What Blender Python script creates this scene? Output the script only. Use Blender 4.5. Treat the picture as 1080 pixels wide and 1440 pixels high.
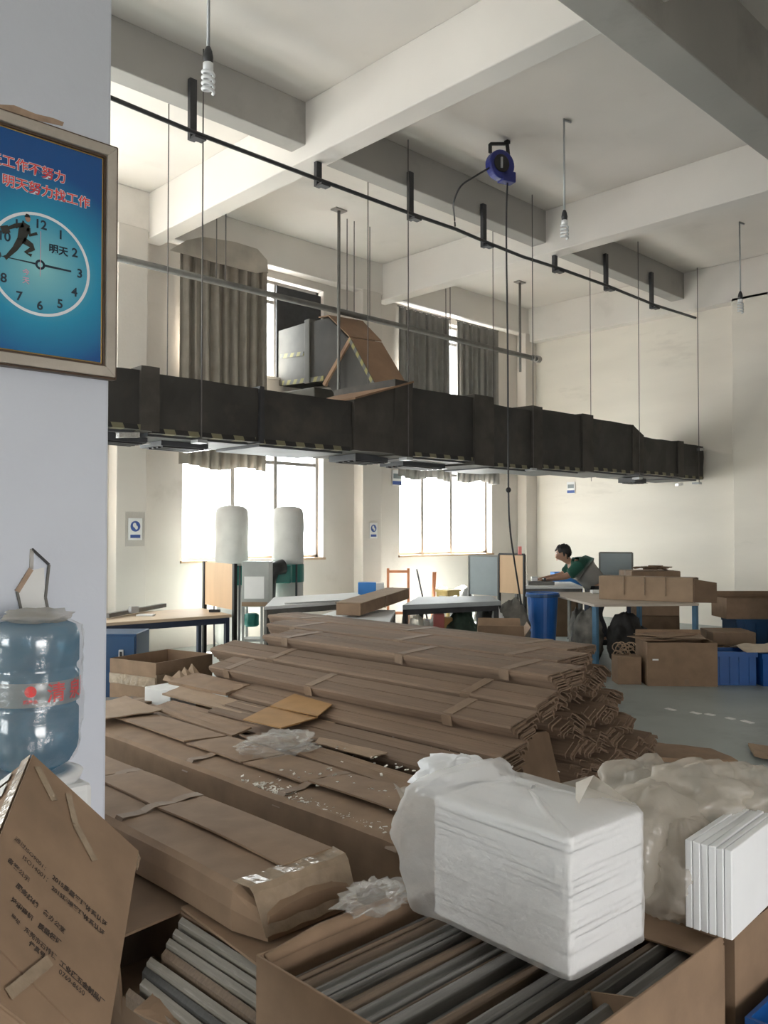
import bpy, bmesh, math, random
from mathutils import Vector, Matrix, noise
random.seed(7)
for o in list(bpy.data.objects): bpy.data.objects.remove(o)
SC = bpy.context.scene
COL = SC.collection
# ------------------------------------------------------------------ camera
F, CX, CY, EYE = 1191.0, 540.0, 720.0, 1.55          # focal length in pixels of the 1080x1440 frame, eye height
PITCH = math.atan(30 / F); YAW = math.atan(1230 / F)
fx_, fy_ = math.cos(YAW), math.sin(YAW); cp_, sp_ = math.cos(PITCH), math.sin(PITCH)
RIGHT = Vector((fy_, -fx_, 0)); FWD = Vector((fx_ * cp_, fy_ * cp_, sp_)); UPV = Vector((-fx_ * sp_, -fy_ * sp_, cp_))
cam = bpy.data.cameras.new('camera'); camo = bpy.data.objects.new('camera', cam); COL.objects.link(camo)
cam.sensor_fit = 'VERTICAL'; cam.sensor_height = 24.0; cam.lens = 24.0 * F / 1440.0
cam.clip_start = 0.05; cam.clip_end = 200
camo.matrix_world = Matrix(((RIGHT.x, UPV.x, -FWD.x, 0), (RIGHT.y, UPV.y, -FWD.y, 0), (RIGHT.z, UPV.z, -FWD.z, EYE), (0, 0, 0, 1)))
SC.camera = camo
def U(px, py, X=None, Y=None, Z=None, d=None):
    """world point seen at a pixel, on the plane X=, Y=, Z= or at depth d"""
    r = FWD + RIGHT * ((px - CX) / F) + UPV * ((CY - py) / F)
    t = X / r.x if X is not None else Y / r.y if Y is not None else (Z - EYE) / r.z if Z is not None else d
    return Vector((0, 0, EYE)) + r * t
FLAT_F = Vector((fx_, fy_, 0))
def VL(lat, d, z=0.0): return RIGHT * lat + FLAT_F * d + Vector((0, 0, z))   # a spot by sideways offset and distance
# ------------------------------------------------------------------ light
SC.view_settings.view_transform = 'Standard'; SC.view_settings.look = 'None'
SC.view_settings.exposure = 0.78; SC.view_settings.gamma = 1.0; SC.view_settings.use_curve_mapping = False
W = bpy.data.worlds.new('world'); SC.world = W; W.use_nodes = True
bg = W.node_tree.nodes['Background']; bg.inputs[0].default_value = (1.0, 0.98, 0.955, 1); bg.inputs[1].default_value = 7.0
sun = bpy.data.lights.new('sun', 'SUN'); suno = bpy.data.objects.new('sun', sun); COL.objects.link(suno)
sun.energy = 75.0; sun.angle = math.radians(0.6); sun.color = (1.0, 0.93, 0.84)
suno.rotation_euler = Vector((-0.30, -0.43, -0.85)).to_track_quat('-Z', 'Y').to_euler()
# ------------------------------------------------------------------ materials
def rgb(h):   # sRGB hex -> linear
    c = [int(h[i:i + 2], 16) / 255 for i in (0, 2, 4)]
    return tuple(x / 12.92 if x <= .04045 else ((x + .055) / 1.055) ** 2.4 for x in c)
MATS = {}
def mat(name, col, rough=.7, var=.12, scale=6., bump=0., bscale=40., metal=0., col2=None, c2amt=.5, c2scale=2., c2lo=.5, stretch=None, spec=.5):
    m = bpy.data.materials.new(name); m.use_nodes = True; nt = m.node_tree; N = nt.nodes; L = nt.links
    p = N['Principled BSDF']; p.inputs['Roughness'].default_value = rough; p.inputs['Metallic'].default_value = metal
    p.inputs['Specular IOR Level'].default_value = spec
    tc = N.new('ShaderNodeTexCoord'); mp = N.new('ShaderNodeMapping'); L.new(tc.outputs['Object'], mp.inputs[0])
    if stretch: mp.inputs['Scale'].default_value = stretch
    n1 = N.new('ShaderNodeTexNoise'); n1.inputs['Scale'].default_value = scale; n1.inputs['Detail'].default_value = 5
    L.new(mp.outputs[0], n1.inputs[0])
    rp = N.new('ShaderNodeValToRGB'); L.new(n1.outputs[0], rp.inputs[0])
    rp.color_ramp.elements[0].position = .3; rp.color_ramp.elements[1].position = .7
    rp.color_ramp.elements[0].color = (*[c * (1 - var) for c in col], 1); rp.color_ramp.elements[1].color = (*[min(1, c * (1 + var)) for c in col], 1)
    out = rp.outputs[0]
    if col2:
        n2 = N.new('ShaderNodeTexNoise'); n2.inputs['Scale'].default_value = c2scale; n2.inputs['Detail'].default_value = 8; n2.inputs['Roughness'].default_value = .65
        L.new(mp.outputs[0], n2.inputs[0])
        r2 = N.new('ShaderNodeValToRGB'); L.new(n2.outputs[0], r2.inputs[0])
        r2.color_ramp.elements[0].position = c2lo; r2.color_ramp.elements[1].position = min(1, c2lo + .15)
        r2.color_ramp.elements[0].color = (0, 0, 0, 1); r2.color_ramp.elements[1].color = (c2amt, c2amt, c2amt, 1)
        mx = N.new('ShaderNodeMix'); mx.data_type = 'RGBA'; L.new(r2.outputs[0], mx.inputs[0]); L.new(out, mx.inputs[6]); mx.inputs[7].default_value = (*col2, 1)
        out = mx.outputs[2]
    L.new(out, p.inputs['Base Color'])
    if bump:
        nb = N.new('ShaderNodeTexNoise'); nb.inputs['Scale'].default_value = bscale; nb.inputs['Detail'].default_value = 4; L.new(mp.outputs[0], nb.inputs[0])
        b = N.new('ShaderNodeBump'); b.inputs['Strength'].default_value = bump; b.inputs['Distance'].default_value = .01
        L.new(nb.outputs[0], b.inputs['Height']); L.new(b.outputs[0], p.inputs['Normal'])
    MATS[name] = m
    return m
def film(name, tint, alpha, rough=.25, glossy=.25, translucent=.6):
    """thin translucent plastic: see-through share + scattered light + sheen"""
    m = bpy.data.materials.new(name); m.use_nodes = True; nt = m.node_tree; N = nt.nodes; L = nt.links
    N.remove(N['Principled BSDF']); o = N['Material Output']
    t = N.new('ShaderNodeBsdfTransparent'); d = N.new('ShaderNodeBsdfDiffuse'); tr = N.new('ShaderNodeBsdfTranslucent'); g = N.new('ShaderNodeBsdfGlossy')
    d.inputs[0].default_value = (*tint, 1); tr.inputs[0].default_value = (*tint, 1); g.inputs['Roughness'].default_value = rough
    tc = N.new('ShaderNodeTexCoord'); nz = N.new('ShaderNodeTexNoise'); nz.inputs['Scale'].default_value = 14; nz.inputs['Detail'].default_value = 5; L.new(tc.outputs['Object'], nz.inputs[0])
    bp = N.new('ShaderNodeBump'); bp.inputs['Strength'].default_value = .7; bp.inputs['Distance'].default_value = .02; L.new(nz.outputs[0], bp.inputs['Height'])
    for s in (d, tr, g): L.new(bp.outputs[0], s.inputs['Normal'])
    a = N.new('ShaderNodeMixShader'); a.inputs[0].default_value = translucent; L.new(d.outputs[0], a.inputs[1]); L.new(tr.outputs[0], a.inputs[2])
    b = N.new('ShaderNodeMixShader'); b.inputs[0].default_value = glossy; L.new(a.outputs[0], b.inputs[1]); L.new(g.outputs[0], b.inputs[2])
    c = N.new('ShaderNodeMixShader'); c.inputs[0].default_value = alpha; L.new(t.outputs[0], c.inputs[1]); L.new(b.outputs[0], c.inputs[2])
    L.new(c.outputs[0], o.inputs[0]); MATS[name] = m
    return m
def stripes(name, c1, c2, period, axis=(1, 0, 0), frac=.5, rough=.6):
    m = bpy.data.materials.new(name); m.use_nodes = True; nt = m.node_tree; N = nt.nodes; L = nt.links; p = N['Principled BSDF']; p.inputs['Roughness'].default_value = rough
    tc = N.new('ShaderNodeTexCoord'); vd = N.new('ShaderNodeVectorMath'); vd.operation = 'DOT_PRODUCT'; vd.inputs[1].default_value = axis; L.new(tc.outputs['Object'], vd.inputs[0])
    dv = N.new('ShaderNodeMath'); dv.operation = 'DIVIDE'; dv.inputs[1].default_value = period; L.new(vd.outputs['Value'], dv.inputs[0])
    fr = N.new('ShaderNodeMath'); fr.operation = 'FRACT'; L.new(dv.outputs[0], fr.inputs[0])
    lt = N.new('ShaderNodeMath'); lt.operation = 'LESS_THAN'; lt.inputs[1].default_value = frac; L.new(fr.outputs[0], lt.inputs[0])
    mx = N.new('ShaderNodeMix'); mx.data_type = 'RGBA'; L.new(lt.outputs[0], mx.inputs[0]); mx.inputs[6].default_value = (*c1, 1); mx.inputs[7].default_value = (*c2, 1)
    L.new(mx.outputs[2], p.inputs['Base Color']); MATS[name] = m
    return m
mat('wall', (.67, .625, .575), .85, .05, 1.2, .12, 30, col2=(.42, .37, .31), c2amt=.35, c2scale=1.3, c2lo=.60)
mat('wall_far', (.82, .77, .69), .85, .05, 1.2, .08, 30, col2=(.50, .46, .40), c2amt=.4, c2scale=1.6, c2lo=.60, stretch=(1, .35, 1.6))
mat('column', (.68, .715, .80), .8, .03, 2., .12, 30, col2=(.40, .39, .40), c2amt=.35, c2scale=5, c2lo=.70)
mat('ceiling', (.75, .71, .665), .9, .05, .8, .05, 30, col2=(.52, .49, .44), c2amt=.35, c2scale=.9, c2lo=.6)
mat('beam_grimy', (.40, .385, .36), .9, .08, .8, .05, 30, col2=(.27, .255, .235), c2amt=.5, c2scale=.9, c2lo=.55)  # grey plaster darkened so the colour itself carries the beams' shade
mat('asphalt', (.10, .10, .10), .9, .2, 3)
mat('damp', (.44, .395, .34), .9, .2, 3, .1, 30)
mat('floor', (.31, .345, .335), .42, .12, 1.5, .06, 60, col2=(.17, .18, .175), c2amt=.6, c2scale=1.1, c2lo=.52)
mat('paint_white', (.8, .8, .78), .6, .1, 20)
mat('metal_frame', (.30, .28, .26), .5, .1, 8)
mat('metal_dark', (.035, .035, .038), .5, .2, 12)
mat('metal_grey', (.15, .145, .135), .5, .15, 10, metal=.2)
mat('galv', (.42, .43, .44), .4, .15, 6, metal=.5)
mat('wire', (.10, .09, .085), .5, .2, 10)
mat('sill', (.50, .36, .25), .7, .1, 6)
mat('curtain', (.27, .24, .205), .95, .12, 5, .2, 120)
mat('curtain_grey', (.27, .26, .245), .95, .12, 5, .2, 120)
mat('duct', (.040, .037, .033), .62, .35, 2.2, .25, 9, col2=(.085, .07, .055), c2amt=.6, c2scale=1.7, c2lo=.55)
mat('duct_wrap', (.060, .053, .045), .7, .3, 4, .4, 14)
mat('duct_grey', (.085, .08, .07), .6, .2, 3, .25, 9)
mat('duct_brown', (.27, .165, .10), .75, .15, 3, .15, 14)
mat('duct_under', (.075, .078, .085), .5, .25, 3)
mat('foil', (.72, .72, .72), .25, .1, 20, .3, 30, metal=.8)
mat('kraft', (.255, .168, .106), .8, .13, 9, .06, 60)
mat('kraft_pale', (.32, .225, .15), .8, .10, 7, .06, 60)
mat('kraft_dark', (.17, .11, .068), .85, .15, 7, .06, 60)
mat('kraft_strip', (.198, .132, .088), .8, .14, 5, .05, 80, stretch=(14, .5, 14))
mat('kraft_edge', (.29, .205, .135), .9, .3, 60, .3, 90)
mat('kraft_orange', (.36, .20, .075), .75, .1, 8, .05, 60)
mat('kraft_glossy', (.36, .255, .17), .38, .12, 7, .06, 60)
mat('tape', (.225, .153, .10), .6, .1, 14, .15, 40)
mat('tape_clear', (.30, .225, .155), .12, .15, 20, .5, 25)
mat('foam', (.86, .87, .89), .75, .03, 4, .25, 25)
mat('foam_flake', (.85, .82, .76), .8, .08, 30)
mat('strip_grey', (.19, .185, .175), .45, .2, 9, stretch=(.6, 12, 12))
mat('strip_dark', (.05, .048, .045), .5, .2, 9, stretch=(.6, 12, 12))
mat('strip_brown', (.16, .115, .08), .55, .2, 9, stretch=(.6, 12, 12))
mat('strip_pale', (.22, .20, .17), .6, .2, 8, .1, 60, stretch=(8, .6, 8), col2=(.50, .48, .44), c2amt=.6, c2scale=7, c2lo=.58)
mat('wood_panel', (.62, .42, .25), .6, .06, 2.5, stretch=(3, 3, .6))
mat('table_tan', (.60, .46, .32), .55, .06, 3)
mat('table_tan_grey', (.47, .40, .33), .6, .08, 3)
mat('table_white', (.78, .79, .80), .5, .04, 3)
mat('table_grey', (.34, .36, .37), .5, .1, 3)
mat('steel_navy', (.030, .042, .075), .45, .15, 10)
mat('steel_blue', (.055, .145, .24), .45, .15, 10)
mat('plastic_blue', (.012, .095, .34), .38, .12, 5)
mat('plastic_blue_dark', (.007, .05, .135), .42, .12, 5)
mat('plastic_blue_light', (.05, .26, .72), .38, .1, 5)
mat('panel_grey', (.23, .265, .275), .55, .06, 4)
mat('bag_fabric', (.62, .61, .585), .9, .06, 5, .2, 60)
mat('green_steel', (.01, .15, .125), .45, .12, 5)
mat('machine_grey', (.36, .375, .36), .5, .1, 5)
mat('paper', (.80, .80, .79), .7, .03, 8)
mat('sack_green', (.05, .085, .06), .6, .4, 6, .5, 22)
mat('sack_dark', (.030, .028, .027), .7, .5, 6, .5, 22)
mat('sack_grey', (.17, .16, .14), .75, .5, 7, .5, 22)
mat('cloth_beige', (.56, .47, .37), .9, .12, 7, .35, 35)
mat('pink', (.75, .22, .20), .6, .1, 6)
mat('yellow_stuff', (.75, .55, .22), .6, .1, 6)
mat('orange_stuff', (.70, .28, .14), .6, .1, 6)
mat('skin', (.40, .235, .165), .55, .06, 20)
mat('hair', (.012, .011, .011), .5, .2, 60, .3, 200)
mat('trouser', (.045, .045, .052), .9, .15, 14)
mat('reel_blue', (.020, .028, .19), .35, .1, 6)
mat('black', (.012, .012, .013), .45, .2, 10)
mat('white_plastic', (.78, .79, .80), .35, .03, 6)
mat('frame_wood', (.47, .42, .36), .5, .10, 8, .15, 40, stretch=(1, 1, 1), col2=(.60, .55, .48), c2amt=.5, c2scale=5, c2lo=.5)
mat('frame_brown', (.085, .05, .03), .45, .2, 14)
mat('frame_gold', (.62, .42, .14), .3, .1, 14, metal=.7)
mat('print_white', (.85, .88, .92), .4, .02, 5)
mat('print_red', (.80, .06, .06), .4, .02, 5)
mat('print_pink', (.75, .42, .55), .4, .02, 5)
mat('print_navy', (.012, .03, .055), .4, .02, 5)
mat('print_black', (.022, .017, .014), .6, .1, 30)
mat('print_blue', (.05, .10, .33), .5, .05, 5)
mat('print_suit', (.028, .03, .026), .4, .2, 40)
mat('ink', (.05, .033, .024), .7, .3, 60)
mat('torn_paint', (.42, .30, .22), .85, .25, 20)
mat('ply_edge', (.30, .22, .15), .8, .2, 12)
film('film_clear', (.80, .78, .74), .30, .25, .25, .5)
film('film_milky', (.74, .68, .60), .42, .3, .14, .5)
film('film_bag', (.88, .87, .85), .40, .3, .14, .5)
film('film_thin', (.78, .76, .73), .16, .2, .35, .5)
stripes('hazard', (.20, .185, .11), (.018, .017, .016), .24, (1, 0, .5), .55)
stripes('hazard_yellow', (.22, .20, .075), (.10, .10, .09), .16, (0, 1, .6), .5)
def glass(name, col, gl):
    m = bpy.data.materials.new(name); m.use_nodes = True; nt = m.node_tree; N = nt.nodes; L = nt.links; N.remove(N['Principled BSDF'])
    t = N.new('ShaderNodeBsdfTransparent'); t.inputs[0].default_value = (*col, 1); g = N.new('ShaderNodeBsdfGlossy'); g.inputs['Roughness'].default_value = .05
    mx = N.new('ShaderNodeMixShader'); mx.inputs[0].default_value = gl; L.new(t.outputs[0], mx.inputs[1]); L.new(g.outputs[0], mx.inputs[2]); L.new(mx.outputs[0], N['Material Output'].inputs[0]); MATS[name] = m
glass('glass', (.93, .96, .97), .06)
def bottle_mat():
    m = bpy.data.materials.new('bottle_blue'); m.use_nodes = True; nt = m.node_tree; N = nt.nodes; L = nt.links; N.remove(N['Principled BSDF'])
    t = N.new('ShaderNodeBsdfTransparent'); t.inputs[0].default_value = (.40, .62, .75, 1)
    d = N.new('ShaderNodeBsdfDiffuse'); d.inputs[0].default_value = (.13, .30, .42, 1); tr = N.new('ShaderNodeBsdfTranslucent'); tr.inputs[0].default_value = (.18, .42, .58, 1)
    g = N.new('ShaderNodeBsdfGlossy'); g.inputs['Roughness'].default_value = .12
    a = N.new('ShaderNodeMixShader'); a.inputs[0].default_value = .5; L.new(d.outputs[0], a.inputs[1]); L.new(tr.outputs[0], a.inputs[2])
    b = N.new('ShaderNodeMixShader'); b.inputs[0].default_value = .55; L.new(t.outputs[0], b.inputs[1]); L.new(a.outputs[0], b.inputs[2])
    c = N.new('ShaderNodeMixShader'); c.inputs[0].default_value = .14; L.new(b.outputs[0], c.inputs[1]); L.new(g.outputs[0], c.inputs[2])
    L.new(c.outputs[0], N['Material Output'].inputs[0]); MATS['bottle_blue'] = m
bottle_mat()
def poster_mat():
    m = bpy.data.materials.new('poster'); m.use_nodes = True; nt = m.node_tree; N = nt.nodes; L = nt.links; p = N['Principled BSDF']; p.inputs['Roughness'].default_value = .12
    tc = N.new('ShaderNodeTexCoord'); mp = N.new('ShaderNodeMapping'); mp.inputs['Location'].default_value = (0, 0, .02); mp.inputs['Scale'].default_value = (2.7, 0, 2.9); L.new(tc.outputs['Object'], mp.inputs[0])
    g = N.new('ShaderNodeTexGradient'); g.gradient_type = 'SPHERICAL'; L.new(mp.outputs[0], g.inputs[0])
    r = N.new('ShaderNodeValToRGB'); L.new(g.outputs[0], r.inputs[0]); e = r.color_ramp.elements
    e[0].position = 0; e[0].color = (.018, .10, .33, 1); e[1].position = 1; e[1].color = (.30, .68, .72, 1); k = e.new(.45); k.color = (.03, .33, .55, 1)
    L.new(r.outputs[0], p.inputs['Base Color']); MATS['poster'] = m
poster_mat()
def shirt_mat():
    m = bpy.data.materials.new('shirt'); m.use_nodes = True; nt = m.node_tree; N = nt.nodes; L = nt.links; p = N['Principled BSDF']; p.inputs['Roughness'].default_value = .9
    tc = N.new('ShaderNodeTexCoord'); vd = N.new('ShaderNodeVectorMath'); vd.operation = 'DOT_PRODUCT'; L.new(tc.outputs['Object'], vd.inputs[0]); MATS['shirt_dot'] = vd
    r = N.new('ShaderNodeValToRGB'); L.new(vd.outputs['Value'], r.inputs[0]); e = r.color_ramp.elements
    e[0].position = 0; e[0].color = (.015, .055, .042, 1); e[1].position = 1; e[1].color = (.012, .075, .05, 1)
    for q, c in ((.12, (.03, .065, .055, 1)), (.20, (.30, .29, .27, 1)), (.64, (.34, .33, .31, 1)), (.75, (.012, .07, .048, 1))): k = e.new(q); k.color = c
    L.new(r.outputs[0], p.inputs['Base Color']); MATS['shirt'] = m
shirt_mat()
# ------------------------------------------------------------------ mesh helpers
PM = {}     # matrices of the empties
class MB:
    def __init__(s): s.v = []; s.f = []
    def add(s, vs, fs):
        b = len(s.v); s.v += [Vector(p) for p in vs]; s.f += [tuple(i + b for i in f) for f in fs]; return s
    def box(s, x0, x1, y0, y1, z0, z1):
        return s.add([(x, y, z) for z in (z0, z1) for y in (y0, y1) for x in (x0, x1)], [(0, 2, 3, 1), (4, 5, 7, 6), (0, 1, 5, 4), (2, 6, 7, 3), (0, 4, 6, 2), (1, 3, 7, 5)])
    def hexa(s, p):      # 8 corners in box() order
        return s.add(p, [(0, 2, 3, 1), (4, 5, 7, 6), (0, 1, 5, 4), (2, 6, 7, 3), (0, 4, 6, 2), (1, 3, 7, 5)])
    def obox(s, c, ax, ay, az):   # centre and half axes
        c, ax, ay, az = map(Vector, (c, ax, ay, az))
        return s.hexa([c + ax * i + ay * j + az * k for k in (-1, 1) for j in (-1, 1) for i in (-1, 1)])
    def bar(s, a, b, w, h=None, up=(0, 0, 1)):
        a, b = Vector(a), Vector(b); h = h or w; t = (b - a).normalized(); u = Vector(up)
        if abs(t.dot(u)) > .95: u = Vector((1, 0, 0))
        r = t.cross(u).normalized(); u = r.cross(t)
        return s.obox((a + b) / 2, (b - a) / 2, r * w / 2, u * h / 2)
    def tube(s, pts, r, n=10, caps=True):
        pts = [Vector(p) for p in pts]; rs = r if isinstance(r, (list, tuple)) else [r] * len(pts); b = len(s.v); ref = None
        for i, p in enumerate(pts):
            t = (pts[min(i + 1, len(pts) - 1)] - pts[max(i - 1, 0)]).normalized()
            if ref is None: ref = Vector((0, 0, 1)) if abs(t.z) < .9 else Vector((1, 0, 0))
            u = t.cross(ref).normalized(); w = u.cross(t)
            ref = -w if False else ref
            for k in range(n): a = 2 * math.pi * k / n; s.v.append(p + (u * math.cos(a) + w * math.sin(a)) * rs[i])
        for i in range(len(pts) - 1):
            for k in range(n): s.f.append((b + i * n + k, b + i * n + (k + 1) % n, b + (i + 1) * n + (k + 1) % n, b + (i + 1) * n + k))
        if caps: s.f.append(tuple(b + k for k in range(n))[::-1]); s.f.append(tuple(b + (len(pts) - 1) * n + k for k in range(n)))
        return s
    def lathe(s, prof, c=(0, 0, 0), n=24, sx=1, sy=1):
        c = Vector(c); b = len(s.v)
        for r, z in prof:
            for k in range(n): a = 2 * math.pi * k / n; s.v.append(c + Vector((r * sx * math.cos(a), r * sy * math.sin(a), z)))
        for i in range(len(prof) - 1):
            for k in range(n): s.f.append((b + i * n + k, b + i * n + (k + 1) % n, b + (i + 1) * n + (k + 1) % n, b + (i + 1) * n + k))
        s.f.append(tuple(b + k for k in range(n))[::-1]); s.f.append(tuple(b + (len(prof) - 1) * n + k for k in range(n)))
        return s
    def prism(s, poly, off):      # planar polygon of 3D points swept by off
        poly = [Vector(p) for p in poly]; off = Vector(off); n = len(poly)
        return s.add(poly + [p + off for p in poly], [tuple(range(n))[::-1], tuple(range(n, 2 * n))] + [(i, (i + 1) % n, n + (i + 1) % n, n + i) for i in range(n)])
    def grid(s, fn, nu, nv, thick=None):
        P = [[Vector(fn(i / nu, j / nv)) for i in range(nu + 1)] for j in range(nv + 1)]
        b = len(s.v); s.v += [p for r in P for p in r]; q = lambda i, j: b + j * (nu + 1) + i
        s.f += [(q(i, j), q(i + 1, j), q(i + 1, j + 1), q(i, j + 1)) for j in range(nv) for i in range(nu)]
        return s
    def build(s, name, m, parent=None, smooth=False, bevel=0., sub=0, solid=0., local=False):
        me = bpy.data.meshes.new(name)
        vs = s.v
        loc = Vector((0, 0, 0))
        if parent is not None:
            if not local:
                iv = PM.get(parent.name, Matrix.Identity(4)).inverted(); vs = [iv @ p for p in vs]
        elif not local:
            xs = [p.x for p in vs]; ys = [p.y for p in vs]; zs = [p.z for p in vs]
            loc = Vector(((min(xs) + max(xs)) / 2, (min(ys) + max(ys)) / 2, min(zs))); vs = [p - loc for p in vs]
        me.from_pydata([tuple(p) for p in vs], [], s.f); me.validate()
        bm = bmesh.new(); bm.from_mesh(me); bmesh.ops.recalc_face_normals(bm, faces=bm.faces); bm.to_mesh(me); bm.free()
        if smooth:
            for p in me.polygons: p.use_smooth = True
        o = bpy.data.objects.new(name, me); COL.objects.link(o); o.location = loc; PM[o.name] = (PM.get(parent.name, Matrix.Identity(4)).copy() if parent is not None else Matrix.Translation(loc))
        me.materials.append(MATS[m])
        if parent is not None: o.parent = parent
        if solid: md = o.modifiers.new('solid', 'SOLIDIFY'); md.thickness = solid; md.offset = 0
        if bevel: md = o.modifiers.new('bevel', 'BEVEL'); md.width = bevel; md.segments = 2; md.limit_method = 'ANGLE'
        if sub: md = o.modifiers.new('sub', 'SUBSURF'); md.levels = md.render_levels = sub
        return o
def tag(o, label, cat, group=None):
    o['label'] = label; o['category'] = cat
    if group: o['group'] = group
    return o
def thing(name, label, cat, loc=(0, 0, 0), rotz=0., group=None):
    o = bpy.data.objects.new(name, None); COL.objects.link(o); o.empty_display_size = .05
    o.location = loc; o.rotation_euler = (0, 0, rotz); PM[o.name] = Matrix.Translation(Vector(loc)) @ Matrix.Rotation(rotz, 4, 'Z')
    return tag(o, label, cat, group)
def struct(o): o['kind'] = 'structure'; return o
def text(name, body, m, parent, M, size, bold=.0, ext=.0004, align='CENTER'):
    """printed lettering: M maps text plane (x right, y up) to the world"""
    c = bpy.data.curves.new(name, 'FONT'); c.body = body; c.size = size; c.offset = bold; c.extrude = ext; c.align_x = align; c.resolution_u = 3
    t = bpy.data.objects.new(name + '_src', c); COL.objects.link(t)
    bpy.context.view_layer.update()
    me = bpy.data.meshes.new_from_object(t.evaluated_get(bpy.context.evaluated_depsgraph_get()))
    bpy.data.objects.remove(t); bpy.data.curves.remove(c)
    iv = PM.get(parent.name, Matrix.Identity(4)).inverted() if parent is not None else Matrix.Identity(4)
    me.transform(iv @ M); me.materials.clear(); me.materials.append(MATS[m])
    o = bpy.data.objects.new(name, me); COL.objects.link(o); o.parent = parent
    return o
def frame3(o, x, y):
    x = Vector(x).normalized(); y = Vector(y); y = (y - x * x.dot(y)).normalized(); z = x.cross(y); o = Vector(o)
    return Matrix(((x.x, y.x, z.x, o.x), (x.y, y.y, z.y, o.y), (x.z, y.z, z.z, o.z), (0, 0, 0, 1)))
def fbm(p, s, seed): return noise.noise(Vector(p) * s + Vector((seed * 7.3, seed * 3.1, seed * 1.7)))
def smooth_path(P, n=6):
    P = [Vector(p) for p in P]; out = []
    for i in range(len(P) - 1):
        a, b, c, d = P[max(i - 1, 0)], P[i], P[i + 1], P[min(i + 2, len(P) - 1)]
        for k in range(n): t = k / n; out.append(.5 * ((2 * b) + (c - a) * t + (2 * a - 5 * b + 4 * c - d) * t * t + (3 * b - a - 3 * c + d) * t ** 3))
    return out + [P[-1]]
def blob(c, r, seed, amp=.25, fr=3., n=36, mrows=22, floor=None, ridge=.5):
    """crumpled soft body"""
    mb = MB(); c = Vector(c); vs = []
    for j in range(mrows + 1):
        th = math.pi * j / mrows
        for i in range(n):
            a = 2 * math.pi * i / n; dvec = Vector((math.sin(th) * math.cos(a), math.sin(th) * math.sin(a), math.cos(th)))
            k = 1 + amp * fbm(dvec, fr, seed) + amp * ridge * (1 - 2 * abs(fbm(dvec, fr * 2.3, seed + 5))) - amp * ridge * .5
            p = c + Vector((dvec.x * r[0], dvec.y * r[1], dvec.z * r[2])) * k
            if floor is not None and p.z < floor: p.z = floor + .002 * random.random()
            vs.append(p)
    fs = [(j * n + i, j * n + (i + 1) % n, (j + 1) * n + (i + 1) % n, (j + 1) * n + i) for j in range(mrows) for i in range(n)]
    return mb.add(vs, fs)
# ================================================================== the setting
XF, YW, ZC = 13.9, 10.2, 6.0            # far wall, window wall, slab underside
X0R, Y0R = -6.5, -4.5                   # the hall goes on behind the photographer
fl = struct(MB().box(X0R, XF + .3, Y0R, YW + .3, -.1, 0).build('floor', 'floor'))
for a, b in (((937, 996), (949, 999)), ((972, 1001), (984, 1004)), ((993, 1003.5), (1004, 1006)), ((1022, 1009), (1032, 1011.5)), ((1044, 1013), (1058, 1017))):
    p, q = U(*a, Z=.002), U(*b, Z=.002); MB().bar(p, q, .05, .004).build('line_marking', 'paint_white', fl)
struct(MB().box(X0R, XF + .3, Y0R, YW + .3, ZC, ZC + .15).build('ceiling', 'ceiling'))
def wall_with_holes(name, m, axis, pos, thick, lo, hi, holes):
    """a wall along axis with window openings (a0, a1, z0, z1)"""
    cuts = sorted({lo, hi} | {h[0] for h in holes} | {h[1] for h in holes}); zs = sorted({0, ZC} | {h[2] for h in holes} | {h[3] for h in holes}); mb = MB()
    for a, b in zip(cuts, cuts[1:]):
        run = None
        for z0, z1 in list(zip(zs, zs[1:])) + [(None, None)]:
            open_ = z0 is None or any(h[0] <= a and b <= h[1] and h[2] <= z0 and z1 <= h[3] for h in holes)
            if not open_: run = (run[0], z1) if run else (z0, z1)
            elif run:
                if axis == 'X': mb.box(a, b, pos, pos + thick, *run)
                else: mb.box(pos, pos + thick, a, b, *run)
                run = None
    return struct(mb.build(name, m))
WT = .26
wins = [(-2.35, .15), (1.85, 4.35), (6.05, 8.55), (10.25, 12.75)]
holes = [(a, b, z0, z1) for a, b in wins for z0, z1 in ((1.17, 3.05), (3.88, 5.37))]
wall_n = wall_with_holes('wall_north', 'wall', 'X', YW, WT, X0R, XF + .3, holes)
wall_with_holes('wall_east', 'wall_far', 'Y', XF, .3, Y0R, YW, [])
sw = [(-1.1, 2.1)]
wall_with_holes('wall_south', 'wall', 'X', Y0R - .26, .26, X0R, XF + .3, [(a, b, 0, 2.5) for a, b in sw])
wall_with_holes('wall_west', 'wall', 'Y', X0R - .26, .26, Y0R, YW, [(2.0, 4.8, 1.1, 3.4), (6.2, 9.0, 1.1, 3.4)])
def portal(c, sx, sz, n):
    l = bpy.data.lights.new('window_daylight', 'AREA'); l.shape = 'RECTANGLE'; l.size = sx; l.size_y = sz; l.cycles.is_portal = True
    o = bpy.data.objects.new('window_daylight', l); COL.objects.link(o); o.location = c; o.rotation_euler = Vector(n).to_track_quat('-Z', 'Z').to_euler()
for a, b in wins:
    for z0, z1 in ((1.17, 3.05), (3.88, 5.37)): portal(((a + b) / 2, YW + WT - .02, (z0 + z1) / 2), b - a, z1 - z0, (0, -1, 0))
for a, b in sw: portal(((a + b) / 2, Y0R - .25, 1.25), b - a, 2.5, (0, 1, 0))
for a, b, z0, z1 in ((2.0, 4.8, 1.1, 3.4), (6.2, 9.0, 1.1, 3.4)): portal((X0R - .25, (a + b) / 2, (z0 + z1) / 2), b - a, z1 - z0, (1, 0, 0))
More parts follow.
